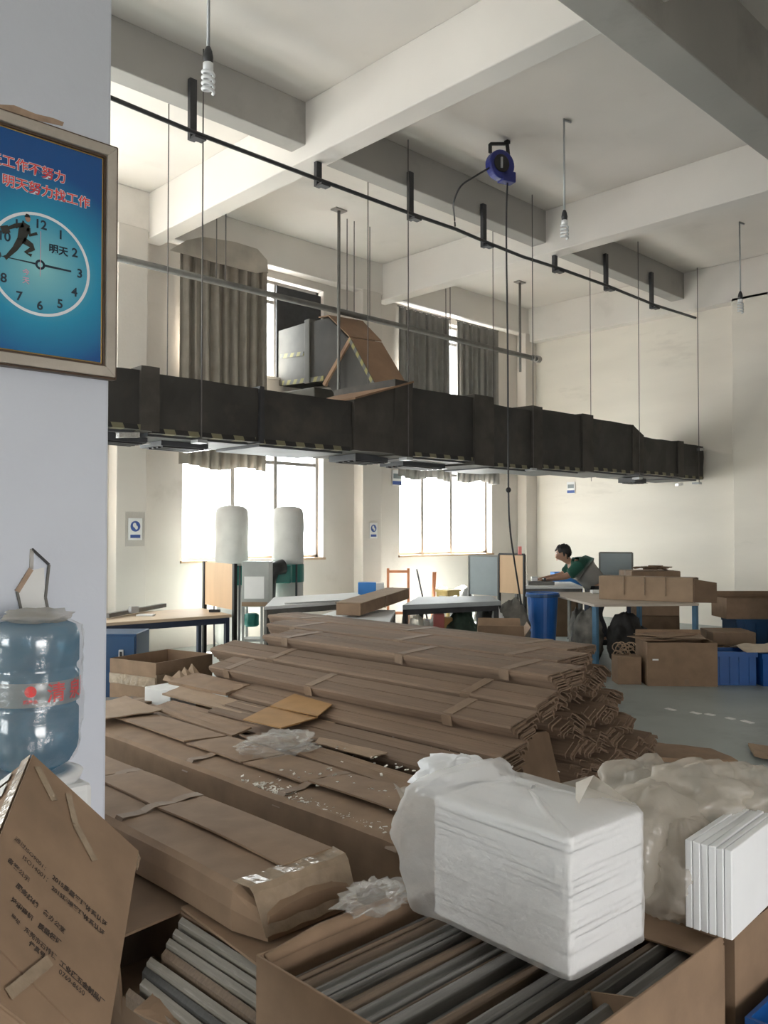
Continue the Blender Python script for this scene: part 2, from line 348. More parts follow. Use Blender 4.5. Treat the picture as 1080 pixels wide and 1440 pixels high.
# beams, columns
def beam(name, *a, m='ceiling'): return struct(MB().box(*a).build(name, m, bevel=.012))
for x in (-2.83, 1.41, 5.42, 9.65): beam('ceiling_beam', x, x + .26, 3.28, YW, 5.4, ZC)
for x in (-2.83, 1.41, 5.42, 9.65): beam('ceiling_beam', x, x + .26, Y0R, 2.94, 5.4, ZC)
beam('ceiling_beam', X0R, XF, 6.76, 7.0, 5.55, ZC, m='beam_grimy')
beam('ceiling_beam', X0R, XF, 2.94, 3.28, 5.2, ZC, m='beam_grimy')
beam('ceiling_beam', XF - .22, XF, Y0R, YW, 5.34, ZC)
beam('ceiling_beam', X0R, XF - .22, YW - .2, YW, 5.48, ZC)
for x0, x1 in ((-3.4, -2.95), (.78, 1.2), (4.98, 5.40), (9.19, 9.61), (13.55, 13.9)): struct(MB().box(x0, x1, 9.98, YW, 0, 5.5).build('column', 'wall', bevel=.012))
struct(MB().box(13.68, 13.9, 5.35, 5.95, 0, 5.4).build('column', 'wall_far', bevel=.012))
struct(MB().box(.80, 1.418, 2.9, 3.5, 0, 5.22).build('column', 'column', bevel=.012))
struct(MB().box(9.5, 10.1, 2.9, 3.5, 0, 5.22).build('column', 'column', bevel=.012))
for i, (a, b) in enumerate(wins):          # damp stain patches and plaster joints on the window wall's head
    pass
# windows
def window(idx, a, b, z0, z1, mull, trans=None, pos=YW + .16, axis='X', dark=None):
    P = (lambda u, w, z: (u, pos + w, z)) if axis == 'X' else (lambda u, w, z: (pos + w, u, z))
    w = bpy.data.objects.new('window_%d' % idx, None); COL.objects.link(w); w.location = P((a + b) / 2, 0, z0); w['kind'] = 'structure'; PM[w.name] = Matrix.Translation(w.location)
    fr = MB()
    def bx(u0, u1, zz0, zz1, t=.05):
        p, q = P(u0, -t / 2, zz0), P(u1, t / 2, zz1); fr.box(min(p[0], q[0]), max(p[0], q[0]), min(p[1], q[1]), max(p[1], q[1]), zz0, zz1)
    t = .045
    bx(a, b, z0, z0 + t); bx(a, b, z1 - t, z1); bx(a, a + t, z0, z1); bx(b - t, b, z0, z1)
    fr.build('window_frame', 'metal_frame', w)
    ms = [a + t] + list(mull) + [b - t]
    for u in mull:
        fr = MB(); bx(u - .03, u + .03, z0 + t, z1 - t, .06); fr.build('mullion', 'metal_frame', w)
    zz = [z0 + t] + ([trans] if trans else []) + [z1 - t]
    if trans: fr = MB(); bx(a + t, b - t, trans - .025, trans + .025, .04); fr.build('transom', 'metal_frame', w)
    for u0, u1 in zip(ms, ms[1:]):
        for y0, y1 in zip(zz, zz[1:]):
            fr = MB(); bx(u0, u1, y0, y1, .006); fr.build('pane', 'glass', w)
    fr = MB(); p, q = P(a - .03, -.19, z0 - .03), P(b + .03, .06, z0 + .004)
    fr.box(min(p[0], q[0]), max(p[0], q[0]), min(p[1], q[1]), max(p[1], q[1]), z0 - .03, z0 + .004); fr.build('window_sill', 'sill' if z0 < 2 else 'wall', w)
    return w
n = 0
for k, (a, b) in enumerate(wins):
    ml = {2: (6.95, 7.72), 3: (10.95, 11.72)}.get(k, ((a + (b - a) / 3), (a + (b - a) * 2 / 3)))
    n += 1; window(n, a, b, 1.17, 3.05, ml, 2.62)
    n += 1; window(n, a, b, 3.88, 5.37, (a + 1.66,), 5.05)
d_ = struct(MB().box(sw[0][0] - .08, sw[0][0], Y0R - .28, Y0R + .03, 0, 2.58).box(sw[0][1], sw[0][1] + .08, Y0R - .28, Y0R + .03, 0, 2.58).box(sw[0][0], sw[0][1], Y0R - .28, Y0R + .03, 2.5, 2.58).build('door_1', 'metal_frame'))
struct(MB().box(-14, 16, -30, Y0R - .3, -.15, -.02).build('ground', 'asphalt'))  # unseen slab, added dark to cut light bouncing up through the door
for a, b in ((2.0, 4.8), (6.2, 9.0)): n += 1; window(n, a, b, 1.1, 3.4, (a + 1.4,), 2.7, pos=X0R - .12, axis='Y')
# dark shutter panel where the cooler duct leaves through the upper window
tag(MB().box(7.68, 8.545, YW + .06, YW + .09, 3.885, 5.30).build('cooler_panel', 'metal_dark', bevel=.004), 'dark board filling half of the upper window above the elbow duct', 'panel')
# plaster damage
st = MB(); pts = [U(x, y, Y=YW - .203) for x, y in ((238, 352), (262, 338), (285, 333), (330, 340), (362, 350), (376, 366), (377, 382), (360, 384), (310, 371), (262, 358))]
tag(st.prism(pts, (0, .002, 0)).build('damp_stain', 'damp'), 'brown damp stain on the wall above the brown curtain', 'stain')
# ================================================================== curtains, pipes, duct
def curtain(x0, x1, z0, z1, m, label, folds, seed, y=YW - .12):
    t = thing('curtain', label, 'curtain', ((x0 + x1) / 2, y, z0), group='curtains on the window wall')
    def fn(u, v):
        a = .028 + .02 * (1 - v); xx = x0 + (x1 - x0) * u
        ph = u * folds * 2 * math.pi + 1.2 * fbm((u * 3, v * 1.2, 0), 1.5, seed)
        sag = .03 * math.sin(u * 9 + seed) * (1 - v) + (-.03 * abs(math.sin(u * folds * math.pi)) if v > .99 else 0)
        return (xx + .012 * math.sin(ph * 1.7), y + a * math.sin(ph) + .012 * math.sin(ph * 2.3 + seed), z0 + (z1 - z0) * v + sag)
    MB().grid(fn, folds * 10, 10).build('cloth', m, t, smooth=True, solid=.006)
    MB().tube([(x0 - .04, y, z1 - .015), (x1 + .04, y, z1 - .015)], .010, 8).build('curtain_rod', 'metal_grey', t)
    for k in range(folds):
        xx = x0 + (x1 - x0) * (k + .5) / folds; MB().tube([(xx, y + .03 * math.cos(a), z1 - .015 + .022 * math.sin(a)) for a in [i * math.pi / 5 for i in range(11)]], .003, 5).build('hook', 'galv', t)
    return t
curtain(5.93, 7.34, 2.46, 5.40, 'curtain', 'long brown curtain drawn beside the elbow duct, hanging below the dark main duct', 9, 1)
curtain(10.12, 11.39, 2.50, 5.42, 'curtain_grey', 'grey curtain of the farther window, the half nearer the elbow duct', 8, 2)
curtain(11.62, 12.78, 2.50, 5.44, 'curtain_grey', 'grey curtain of the farther window, the half nearer the room corner', 8, 3)
# grey pipe on hangers
PY = 8.9
def onY(x, y, Y): return U(x, y, Y=Y)
pa, pb = onY(166, 364, PY), onY(755, 504, PY); pz = (pa.z + pb.z) / 2
t = thing('hung_pipe', 'long grey steel pipe hung across the window wall above the duct', 'pipe', ((pa.x + pb.x) / 2, PY, pz))
MB().tube([(pa.x - 1.2, PY, pz), (pb.x, PY, pz)], .042, 12).build('pipe', 'metal_grey', t, smooth=True)
MB().tube([(pb.x - .02, PY, pz), (pb.x + .07, PY, pz)], .062, 12).build('flange', 'metal_frame', t)
MB().tube([(pb.x - .14, PY, pz), (pb.x - .10, PY, pz)], .055, 12).build('flange', 'metal_frame', t)
for px in (304, 317, 488, 498, 520, 627, 633):
    p = onY(px, 430, PY); MB().tube([(p.x, PY, pz + .03), (p.x, PY, ZC)], .007, 6).build('hanger_rod', 'wire', t)
for x, y, zb, lab in ((7.58, 8.72, 3.30, 'pale steel post hanging from the ceiling in front of the elbow duct'), (12.08, 9.02, 4.4, 'thin steel post hanging from the ceiling near the end of the grey pipe')):
    t = thing('ceiling_post', lab, 'post', (x, y, zb)); MB().tube([(x, y, zb), (x, y, ZC)], .022, 8).build('post', 'metal_grey', t, smooth=True)
    MB().box(x - .10, x + .10, y - .06, y + .06, ZC - .02, ZC).build('ceiling_plate', 'metal_frame', t)
# black compressed-air rail on brackets
RY = 6.66
rp = [(-60, 55), (157, 138), (275, 187), (452, 254), (582, 302), (640, 322), (685, 341), (735, 361), (785, 377), (857, 403), (921, 429), (978, 447)]
t = thing('air_line', 'thin black air pipe on drop brackets running under the ceiling beams', 'pipe', U(582, 302, Y=RY))
P3 = [U(x, y, Y=RY) for x, y in rp]; MB().tube(P3, .021, 10).build('pipe', 'metal_dark', t, smooth=True)
for px, py, ph in ((275, 187, 113), (582, 302, 244), (685, 341, 289), (857, 403, 359), (921, 429, 385), (452, 254, 238), (785, 377, 371)):
    a = U(px, py, Y=RY + .01); b = U(px, ph, Y=RY + .06); top = max(b.z, 5.4) if ph in (238, 371) else b.z
    br = MB().box(a.x - .035, a.x + .035, RY + .045, RY + .09, a.z - .05, top).build('drop_bracket', 'metal_dark', t)
    MB().box(a.x - .03, a.x + .09, RY - .03, RY + .05, a.z - .055, a.z - .03).build('shelf_angle', 'metal_dark', br)
e = P3[-1]; MB().tube([e, e + Vector((.05, 0, .02)), e + Vector((.30, .1, .30))], .008, 6).build('hose_tail', 'galv', t)
# the long insulated duct
def yf(X): return 6.72 - .021 * (X - 3.4)
def XP(px): # X on the slightly skew duct front at a pixel column
    X = 5.
    for _ in range(20): X = U(px, 600, Y=yf(X)).x
    return X
DW = .98
D = thing('air_duct', 'long dark insulated air duct with hazard tape hanging below the ceiling', 'duct', (8, 7.2, 2.4))
secs = [(60, 205, 2.46, 2.96), (205, 364, 2.44, 2.95), (364, 496, 2.43, 2.945), (574, 667, 2.44, 3.20), (690, 752, 2.40, 3.16), (752, 824, 2.43, 3.20), (824, 892, 2.46, 3.19), (902, 955, 2.48, 3.03), (955, 989, 2.47, 3.02)]
def duct_sec(a, b, z0a, z1a, z0b, z1b, gx=0., seed=0, front=0.):
    n_ = 8; mb = MB(); rings = []
    for i in range(n_ + 1):
        X = a + (b - a) * i / n_; s = i / n_; z0 = z0a + (z0b - z0a) * s; z1 = z1a + (z1b - z1a) * s; y0 = yf(X) - gx - front; y1 = y0 + DW + 2 * gx
        ring = []
        for (y, z, k) in [(y0, z0, 0), (y0, z0 + (z1 - z0) / 3, 1), (y0, z0 + (z1 - z0) * 2 / 3, 1), (y0, z1, 0), (y0 + DW / 2, z1, 2), (y1, z1, 0), (y1, (z0 + z1) / 2, 0), (y1, z0, 0), (y0 + DW / 2, z0, 2)]:
            q = .014 * fbm((X * 2.2, y * 2, z * 3), 1.6, seed)
            ring.append((X, y + (q * 1.6 if k == 1 else q * .4), z + q * (1.2 if k == 2 else .8)))
        rings.append(ring)
    m_ = len(rings[0]); mb.add([p for r in rings for p in r], [(i * m_ + k, i * m_ + (k + 1) % m_, (i + 1) * m_ + (k + 1) % m_, (i + 1) * m_ + k) for i in range(n_) for k in range(m_)] + [tuple(range(m_))[::-1], tuple(n_ * m_ + k for k in range(m_))])
    return mb
for i, (a, b, z0, z1) in enumerate(secs):
    xa, xb = XP(a), XP(b)
    duct_sec(xa + .012, xb - .012, z0, z1, z0, z1, 0, i).build('duct_section', 'duct', D)
    # taped lower edge
    MB().add([(xa + .05, yf(xa) - .02, z0 + .03), (xb - .05, yf(xb) - .02, z0 + .03), (xb - .05, yf(xb) - .015, z0 - .012), (xa + .05, yf(xa) - .015, z0 - .012), (xa + .05, yf(xa) + .06, z0 - .016), (xb - .05, yf(xb) + .06, z0 - .016)], [(0, 1, 2, 3), (3, 2, 5, 4)]).build('hazard_tape', 'hazard', D, solid=.004)
    # grey underside panel
    MB().box(xa + .06, xb - .06, yf(xb) + .10, yf(xb) + DW - .12, z0 - .035, z0 - .002).build('underside_panel', 'duct_under', D)
duct_sec(XP(496), XP(574), 2.43, 2.97, 2.43, 3.24, .02, 31).build('branch_collar', 'duct_wrap', D)
ca, cb = XP(496), XP(574)
MB().add([(ca - .02, yf(ca) - .06, 2.975), (cb + .03, yf(cb) - .06, 3.255), (cb + .03, yf(cb) + DW, 3.265), (ca - .02, yf(ca) + DW, 2.985)], [(0, 1, 2, 3)]).build('cardboard_top', 'duct_brown', D, solid=.02)
duct_sec(XP(889), XP(904), 2.47, 3.18, 2.48, 3.05, .015, 33).build('reducer', 'duct_wrap', D)
for px0, px1, z0, z1, m in ((196, 222, 2.44, 3.0, 'duct_wrap'), (363, 369, 2.42, 2.97, 'metal_dark'), (553, 578, 2.41, 3.26, 'duct_wrap'), (665, 692, 2.38, 3.24, 'duct_wrap'), (747, 760, 2.39, 3.225, 'duct_wrap'), (817, 832, 2.42, 3.225, 'duct_wrap'), (951, 959, 2.46, 3.05, 'duct_wrap')):
    duct_sec(XP(px0), XP(px1), z0, z1, z0, z1, .03, px0).build('wrap_band', m, D)
for px, yo, w, d_ in ((190, .2, .45, .35), (285, .30, .5, .4), (545, .25, .5, .45), (632, .4, .75, .4), (925, .3, .35, .3)):    # air outlets under the duct
    x = XP(px); y = yf(x) + yo; v = MB().box(x - w / 2, x + w / 2, y, y + d_, 2.36, 2.43).build('air_outlet', 'duct_under', D)
    for k in range(4): MB().box(x - w / 2 + .03, x + w / 2 - .03, y + .03 + k * (d_ - .06) / 4, y + .03 + k * (d_ - .06) / 4 + .035, 2.345, 2.36).build('louver', 'metal_dark', v)
    MB().box(x + w / 2 - .02, x + w / 2 + .02, y - .02, y + d_ + .02, 2.352, 2.362).build('foil_strip', 'foil', v)
for px, py in ((180, 637 - 25), (985, 632), (955, 681)):
    p = U(px, py, Y=yf(XP(px)) - .03); MB().obox(p, (.10, .01, .01), (0, .03, .0), (0, 0, .022)).build('foil_patch', 'foil', D)
# hanging rods of the duct
for px, pt in ((285, 70), (571, 198), (745, 275), (874, 346), (966, 380)):
    X = U(px, pt, Z=ZC).x; yy = min(yf(X) - .035, 6.72); r_ = MB().tube([(X, yy, 2.40), (X, yy, ZC)], .0065, 6).build('hanger_rod', 'wire', D)
    MB().box(X - .05, X + .05, yy - .02, yy + .10, 2.37, 2.40).build('hanger_foot', 'galv', r_)
for px, X in ((234, None), (511, None), (683, None), (816, None), (921, None)):
    X = U(px, 400, Y=7.74).x; yb = yf(X) + DW + .035; MB().tube([(X, yb, 2.40), (X, yb, ZC)], .006, 6).build('hanger_rod', 'wire', D)
# elbow branch from the window down into the duct (profile in Y,Z swept along X)
E_ = thing('elbow_duct', 'grey and brown taped elbow duct dropping from the window to the main duct', 'duct', (7.95, 9.0, 3.3))
bx0, bx1 = 7.68, 8.25
def slab(name, m, poly, parent=E_, a=bx0, b=bx1, solid=.0): return MB().prism([(a, y, z) for y, z in poly], (b - a, 0, 0)).build(name, m, parent, bevel=.012)
slab('window_box', 'duct_grey', [(10.22, 3.77), (10.22, 4.60), (9.52, 4.61), (9.52, 3.74)])
slab('wrap_band', 'duct_grey', [(9.56, 3.71), (9.56, 4.64), (9.44, 4.64), (9.44, 3.71)], a=bx0 - .03, b=bx1 + .03)
slab('bend', 'duct', [(9.46, 3.74), (9.46, 4.60), (9.05, 4.59), (8.62, 4.22), (9.13, 3.72)])
slab('drop', 'duct', [(9.12, 3.70), (8.61, 4.19), (8.06, 3.44), (7.86, 3.10), (8.60, 3.10)], a=bx0 + .004, b=bx1 - .004)
MB().prism([(bx0 - .03, 9.15, 3.66), (bx0 - .03, 8.58, 4.23), (bx0 - .03, 8.54, 4.19), (bx0 - .03, 9.11, 3.62)], (.05, 0, 0)).build('mitre_strap', 'duct_brown', E_)
MB().add([(bx0 - .02, 9.25, 4.625), (bx1 + .03, 9.25, 4.64), (bx1 + .03, 9.0, 4.63), (bx0 - .02, 9.04, 4.61), (bx1 + .03, 8.60, 4.27), (bx0 - .02, 8.59, 4.235)], [(0, 1, 2, 3), (3, 2, 4, 5)]).build('upper_cardboard', 'duct_brown', E_, solid=.015)
MB().add([(bx0 - .02, 8.58, 4.215), (bx1 + .03, 8.60, 4.25), (bx1 + .06, 8.0, 3.42), (bx0 - .02, 8.04, 3.43), (bx1 + .08, 7.80, 3.27), (bx0 - .25, 7.70, 3.10)], [(0, 1, 2, 3), (3, 2, 4, 5)]).build('lower_cardboard', 'duct_brown', E_, solid=.015)
MB().bar((bx0 - .035, 8.57, 4.19), (bx0 - .035, 8.06, 3.47), .012, .05).build('hazard_tape', 'hazard_yellow', E_)
MB().bar((bx0 - .008, 10.15, 4.20), (bx0 - .008, 9.6, 4.16), .008, .06).build('hazard_tape', 'hazard_yellow', E_)
MB().bar((bx0 - .008, 10.1, 3.79), (bx0 - .008, 9.15, 3.74), .008, .07).build('hazard_tape', 'hazard_yellow', E_)
tag(MB().prism([(bx0 - .02, 10.17, 3.1), (bx0 - .02, 10.17, 3.66), (bx0 - .02, 9.35, 3.64), (bx0 - .02, 9.30, 3.1)], (.5, 0, 0)).build('insulation_box', 'duct_grey', bevel=.015), 'grey insulated box under the elbow duct, against the wall', 'box')
# hose reel
rc = U(703, 233, d=9.55)
t = thing('hose_reel', 'dark blue hose reel hanging from the ceiling', 'hose reel', rc)
ax = (RIGHT * .45 - FLAT_F * .9).normalized(); sd = Vector((-ax.y, ax.x, 0))
def disc(c, r, th, n_=28, k=1.0):
    mb = MB(); c = Vector(c); pr = [c + sd * (r * math.cos(2 * math.pi * i / n_)) + Vector((0, 0, r * k * math.sin(2 * math.pi * i / n_))) for i in range(n_)]
    return mb.prism([p - ax * th / 2 for p in pr], ax * th)
disc(rc, .165, .12).build('drum_case', 'reel_blue', t, bevel=.02)
disc(rc + ax * .065 - sd * .02, .10, .02).build('side_cover', 'black', t, bevel=.006)
MB().bar(rc + ax * .08 - sd * .03 + Vector((0, 0, -.06)), rc + ax * .08 - sd * .03 + Vector((0, 0, .06)), .02, .02).build('cover_mark', 'galv', t)
MB().obox(rc + sd * .09 + Vector((0, 0, -.12)), sd * .09, ax * .06, (0, 0, .06)).build('outlet_block', 'reel_blue', t, bevel=.012)
hk = [rc - sd * .13 + Vector((0, 0, .12)), rc - sd * .13 + Vector((0, 0, .22)), rc + sd * .10 + Vector((0, 0, .27)), rc + sd * .12 + Vector((0, 0, .10))]
for a, b in zip(hk, hk[1:]): MB().bar(a, b, .03, .03).build('bracket_bar', 'black', t)
MB().bar(hk[2], (hk[2].x, hk[2].y, ZC), .05, .05).build('ceiling_mount', 'black', t)
q = U(640, 318, Y=RY); MB().tube(smooth_path([rc - sd * .14 + Vector((0, 0, -.05)), U(668, 248, d=9.3), U(648, 262, d=9.2), U(638, 285, d=9.2), U(639, 305, Y=RY), q]), .010, 8).build('supply_hose', 'metal_dark', t, smooth=True)
hs = rc + sd * .10 + Vector((0, 0, -.17)); d0 = hs.dot(FLAT_F)
MB().tube(smooth_path([hs, U(712, 330, d=d0), U(714, 500, d=d0), U(715, 690, d=d0), U(717, 740, d=d0), U(722, 780, d=d0 + .1), U(733, 850, d=d0 + .3)]), .010, 8).build('hose', 'metal_dark', t, smooth=True)
MB().lathe([(.0, -.032), (.02, -.026), (.032, 0), (.02, .026), (.0, .032)], U(715, 689, d=d0), 14).build('stop_ball', 'black', t, smooth=True)
# compact fluorescent lamps on stems
def cfl(x, y, zb, label, spiral=True):
    t = thing('ceiling_lamp', label, 'lamp', (x, y, zb), group='bare bulbs on ceiling stems')
    MB().tube([(x, y, zb + .19), (x, y, ZC)], .011, 8).build('stem', 'galv', t, smooth=True)
    MB().tube([(x, y, ZC - .012), (x + .10, y - .02, ZC - .012)], .012, 8).build('conduit', 'galv', t)
    MB().lathe([(.022, .12), (.03, .125), (.033, .16), (.026, .2), (.014, .23)], (x, y, zb), 16).build('socket', 'metal_dark', t, smooth=True)
    MB().lathe([(.018, .07), (.034, .08), (.034, .118), (.02, .125)], (x, y, zb), 16).build('ballast', 'white_plastic', t, smooth=True)
    MB().tube([(x + .036 * math.cos(a), y + .036 * math.sin(a), zb + .075 - .15 * a / (8 * math.pi)) for a in [i * math.pi / 8 for i in range(65)]], .011, 8).build('spiral_tube', 'white_plastic', t, smooth=True)
l0 = U(293, 60, d=5.6); cfl(l0.x, l0.y, U(293, 130, d=5.6).z + .07, 'spiral bulb on a ceiling stem beside the column with the poster')
l1 = U(793, 167, Z=ZC); cfl(l1.x, l1.y, U(793, 336, d=9.09).z + .07, 'spiral bulb on a ceiling stem next to the blue hose reel')
l2 = U(1040, 312, Z=ZC); cfl(l2.x, l2.y, U(1040, 440, d=12.1).z + .07, 'spiral bulb on a ceiling stem close to the bare far wall')
# safety notices on the wall
def notice(px, py, X=None, Y=None, w=.16, h=.24, label='', plain=False):
    c = U(px, py, X=X, Y=Y); r_, n_ = (Vector((1, 0, 0)), Vector((0, -1, 0))) if Y else (Vector((0, -1, 0)), Vector((-1, 0, 0)))
    t = thing('safety_notice', label, 'sign', c); M_ = lambda x, z, o=0: c + r_ * x + Vector((0, 0, z)) + n_ * o
    MB().obox(M_(0, 0, .004), r_ * w / 2, n_ * .003, (0, 0, h / 2)).build('sheet', 'paper', t)
    if plain:
        MB().obox(M_(0, .03, .008), r_ * w * .38, n_ * .001, (0, 0, h * .16)).build('printed_block', 'panel_grey', t)
        MB().obox(M_(0, -h * .33, .008), r_ * w * .46, n_ * .001, (0, 0, h * .12)).build('printed_band', 'print_blue', t); return
    R0 = w * .36; pr = [M_(R0 * math.cos(a), .035 + R0 * math.sin(a), .008) for a in [i * math.pi / 12 for i in range(24)]]
    MB().prism(pr, n_ * .001).build('blue_disc', 'print_blue', t)
    for dx, dz, s in ((-.012, .05, .35), (.012, .02, .30)): MB().prism([M_(dx + R0 * s * math.cos(a), dz + R0 * s * math.sin(a) * 1.3, .010) for a in [i * math.pi / 8 for i in range(16)]], n_ * .001).build('pictogram', 'paper', t)
    MB().obox(M_(0, -h * .33, .008), r_ * w * .36, n_ * .001, (0, 0, h * .075)).build('printed_band', 'print_blue', t)
tb = U(190, 744, Y=9.975); tag(MB().obox(tb + Vector((0, .002, 0)), (.135, 0, 0), (0, .001, 0), (0, 0, .22)).build('clear_sleeve', 'film_thin'), 'clear film sleeve around the blue notice on the pilaster beside the table', 'sleeve')
notice(190, 744, Y=9.970, w=.19, h=.28, label='blue safety notice on the pilaster nearest the column with the poster')
notice(525, 746, Y=9.975, w=.17, h=.25, label='blue safety notice on the pilaster between the two windows')
notice(558, 672, Y=YW - .02, w=.23, h=.26, label='dark blue notice just under the duct beside the farther window', plain=True)
notice(803, 686, X=XF - .01, w=.18, h=.22, label='small blue and white notice on the bare far wall', plain=True)
# ================================================================== column side: poster, water bottle, tilted carton
FY = 2.9                                           # column face
pc = U(57, 372, Y=FY - .03)                        # clock centre
inR, inT, inB = U(143, 372, Y=FY - .03).x, U(140, 222, Y=FY - .03).z, U(138, 509, Y=FY - .03).z
hw = inR - pc.x; pz0, pz1 = inB, inT; fw_ = .058
T = thing('poster_frame', 'framed blue clock poster with red lettering hung on the white column', 'poster', (pc.x, FY - .02, pz0 - fw_))
px0, px1 = pc.x - hw, pc.x + hw
MB().box(px0 - .01, px1 + .01, FY - .022, FY - .004, pz0 - .01, pz1 + .01).build('backing', 'frame_brown', T)
po = MB().box(px0, px1, -.003, 0, pz0, pz1); zc = (pz0 + pz1) / 2
pob = MB(); pob.v = [v + Vector((-pc.x, 0, -pc.z)) for v in po.v]; pob.f = po.f
poster = pob.build('poster_print', 'poster', T, local=True); poster.location = Vector((pc.x, FY - .024, pc.z)) - T.location; PM[poster.name] = Matrix.Translation((pc.x, FY - .024, pc.z))
def rail(a, b, inx, inz, nm, m, w0, w1, y0, y1):     # mitred frame rail between two inner corners
    a, b = Vector((a[0], 0, a[1])), Vector((b[0], 0, b[1])); o = Vector((inx, 0, inz)); t_ = (b - a).normalized()
    p = [a - t_ * w0 + o * w0, b + t_ * w0 + o * w0, b + t_ * w1 + o * w1, a - t_ * w1 + o * w1]
    mb = MB().hexa([(q.x, y, q.z) for q, y in ((p[0], y0), (p[1], y0), (p[3], y0 + .0), (p[2], y0 + .0), (p[0], y1), (p[1], y1), (p[3], y1), (p[2], y1))])
    return mb.build(nm, m, T, bevel=.003)
cr = [((px0, pz0), (px1, pz0), 0, -1), ((px0, pz1), (px1, pz1), 0, 1), ((px0, pz0), (px0, pz1), -1, 0), ((px1, pz0), (px1, pz1), 1, 0)]
for a, b, ix, iz in cr:
    rail(a, b, ix, iz, 'gilt_slip', 'frame_gold', 0, .005, FY - .028, FY - .006)
    rail(a, b, ix, iz, 'inner_moulding', 'frame_brown', .005, .014, FY - .034, FY - .006)
    rail(a, b, ix, iz, 'frame_rail', 'frame_wood', .014, .050, FY - .044, FY - .003)
    rail(a, b, ix, iz, 'outer_moulding', 'frame_brown', .050, fw_, FY - .036, FY - .002)
yP = FY - .0275
def PP(u, w, o=0): return Vector((pc.x + u, yP - .0006 * o, pc.z + w))
TM = lambda u, w, o=1: frame3(PP(u, w, o), (1, 0, 0), (0, 0, 1))
CR = .172
def ring(r0, r1, n_=72): 
    mb = MB(); mb.add([PP(r * math.cos(2 * math.pi * i / n_), r * math.sin(2 * math.pi * i / n_)) for r in (r0, r1) for i in range(n_)], [(i, (i + 1) % n_, n_ + (i + 1) % n_, n_ + i) for i in range(n_)]); return mb
ring(CR - .006, CR + .004).build('clock_ring', 'print_white', poster)
for k in range(1, 13):
    a = math.radians(90 - 30 * k); text('numeral', str(k), 'print_navy', poster, TM((CR - .033) * math.cos(a), (CR - .033) * math.sin(a) - .015), .043, .0009)
MB().tube([PP(-.012, 0), PP(-.012, 0)], .001) 
MB().add([PP(.012, .004, 2), PP(.108, .003, 2), PP(.108, -.003, 2), PP(.012, -.004, 2)], [(0, 1, 2, 3)]).build('minute_hand', 'print_navy', poster)
MB().add([PP(-.012, .0025, 2), PP(-.135, .0012, 2), PP(-.135, -.0012, 2), PP(-.012, -.003, 2)], [(0, 1, 2, 3)]).build('hour_hand', 'print_navy', poster)
MB().add([PP(-.001, -.04, 2), PP(.001, -.04, 2), PP(.001, .115, 2), PP(-.001, .115, 2)], [(0, 1, 2, 3)]).build('second_hand', 'print_pink', poster)
ring(.009, .017, 32).build('hub_ring', 'print_navy', poster)
ls = (U(129, 268, Y=FY - .03).x - U(4, 268, Y=FY - .03).x) / 7.05
for body, px, py in (('今天工作不努力', 31, 232), ('明天努力找工作', 67, 269)):
    q = U(px, py, Y=FY - .03) - pc; u, w = q.x, q.z - ls * .40
    for col, bo, o in (('print_white', .0020, 2), ('print_red', .0004, 3)): text('poster_lettering', body, col, poster, TM(u, w, o), ls, bo)
text('clock_word', '明天', 'print_navy', poster, TM(.062, .052, 2), .034, .0009)
text('clock_word', '今', 'print_pink', poster, TM(-.048, -.045, 2), .024, .0003); text('clock_word', '天', 'print_pink', poster, TM(-.048, -.073, 2), .024, .0003)
def limb(pts, m='print_suit', name='runner_print'):
    mb = MB(); L_ = []; R_ = []
    for i, (u, w, r) in enumerate(pts):
        a = pts[max(i - 1, 0)]; b = pts[min(i + 1, len(pts) - 1)]; t_ = Vector((b[0] - a[0], b[1] - a[1])).normalized(); n_ = Vector((-t_.y, t_.x)) * r
        L_.append(PP(u + n_.x, w + n_.y, 3)); R_.append(PP(u - n_.x, w - n_.y, 3))
    return mb.add(L_ + R_, [(i, i + 1, len(pts) + i + 1, len(pts) + i) for i in range(len(pts) - 1)])
run = MB()
for pts in ([(-.048, .128, .012), (-.058, .10, .017), (-.064, .068, .014)], [(-.066, .07, .012), (-.085, .035, .009), (-.11, .003, .006), (-.118, -.004, .008)], [(-.058, .07, .012), (-.03, .058, .009), (-.025, .05, .008), (-.05, .03, .006), (-.03, .024, .006)],
            [(-.058, .122, .008), (-.085, .112, .007), (-.108, .098, .005)], [(-.042, .115, .007), (-.036, .092, .006), (-.012, .104, .005)]):
    q = limb(pts); run.add(q.v, q.f)
run.build('runner_print', 'print_suit', poster)
MB().add([PP(-.044 + .009 * math.cos(a), .147 + .012 * math.sin(a), 3) for a in [i * math.pi / 8 for i in range(16)]], [tuple(range(16))]).build('runner_head_print', 'skin', poster)
MB().add([PP(*p, 4) for p in ((-.056, .150), (-.05, .162), (-.04, .161), (-.036, .152), (-.048, .150))], [(0, 1, 2, 3, 4)]).build('runner_hair_print', 'hair', poster)
MB().add([PP(*p, 3) for p in ((-.135, .098), (-.11, .108), (-.10, .085), (-.125, .075))], [(0, 1, 2, 3)]).build('briefcase_print', 'print_suit', poster)
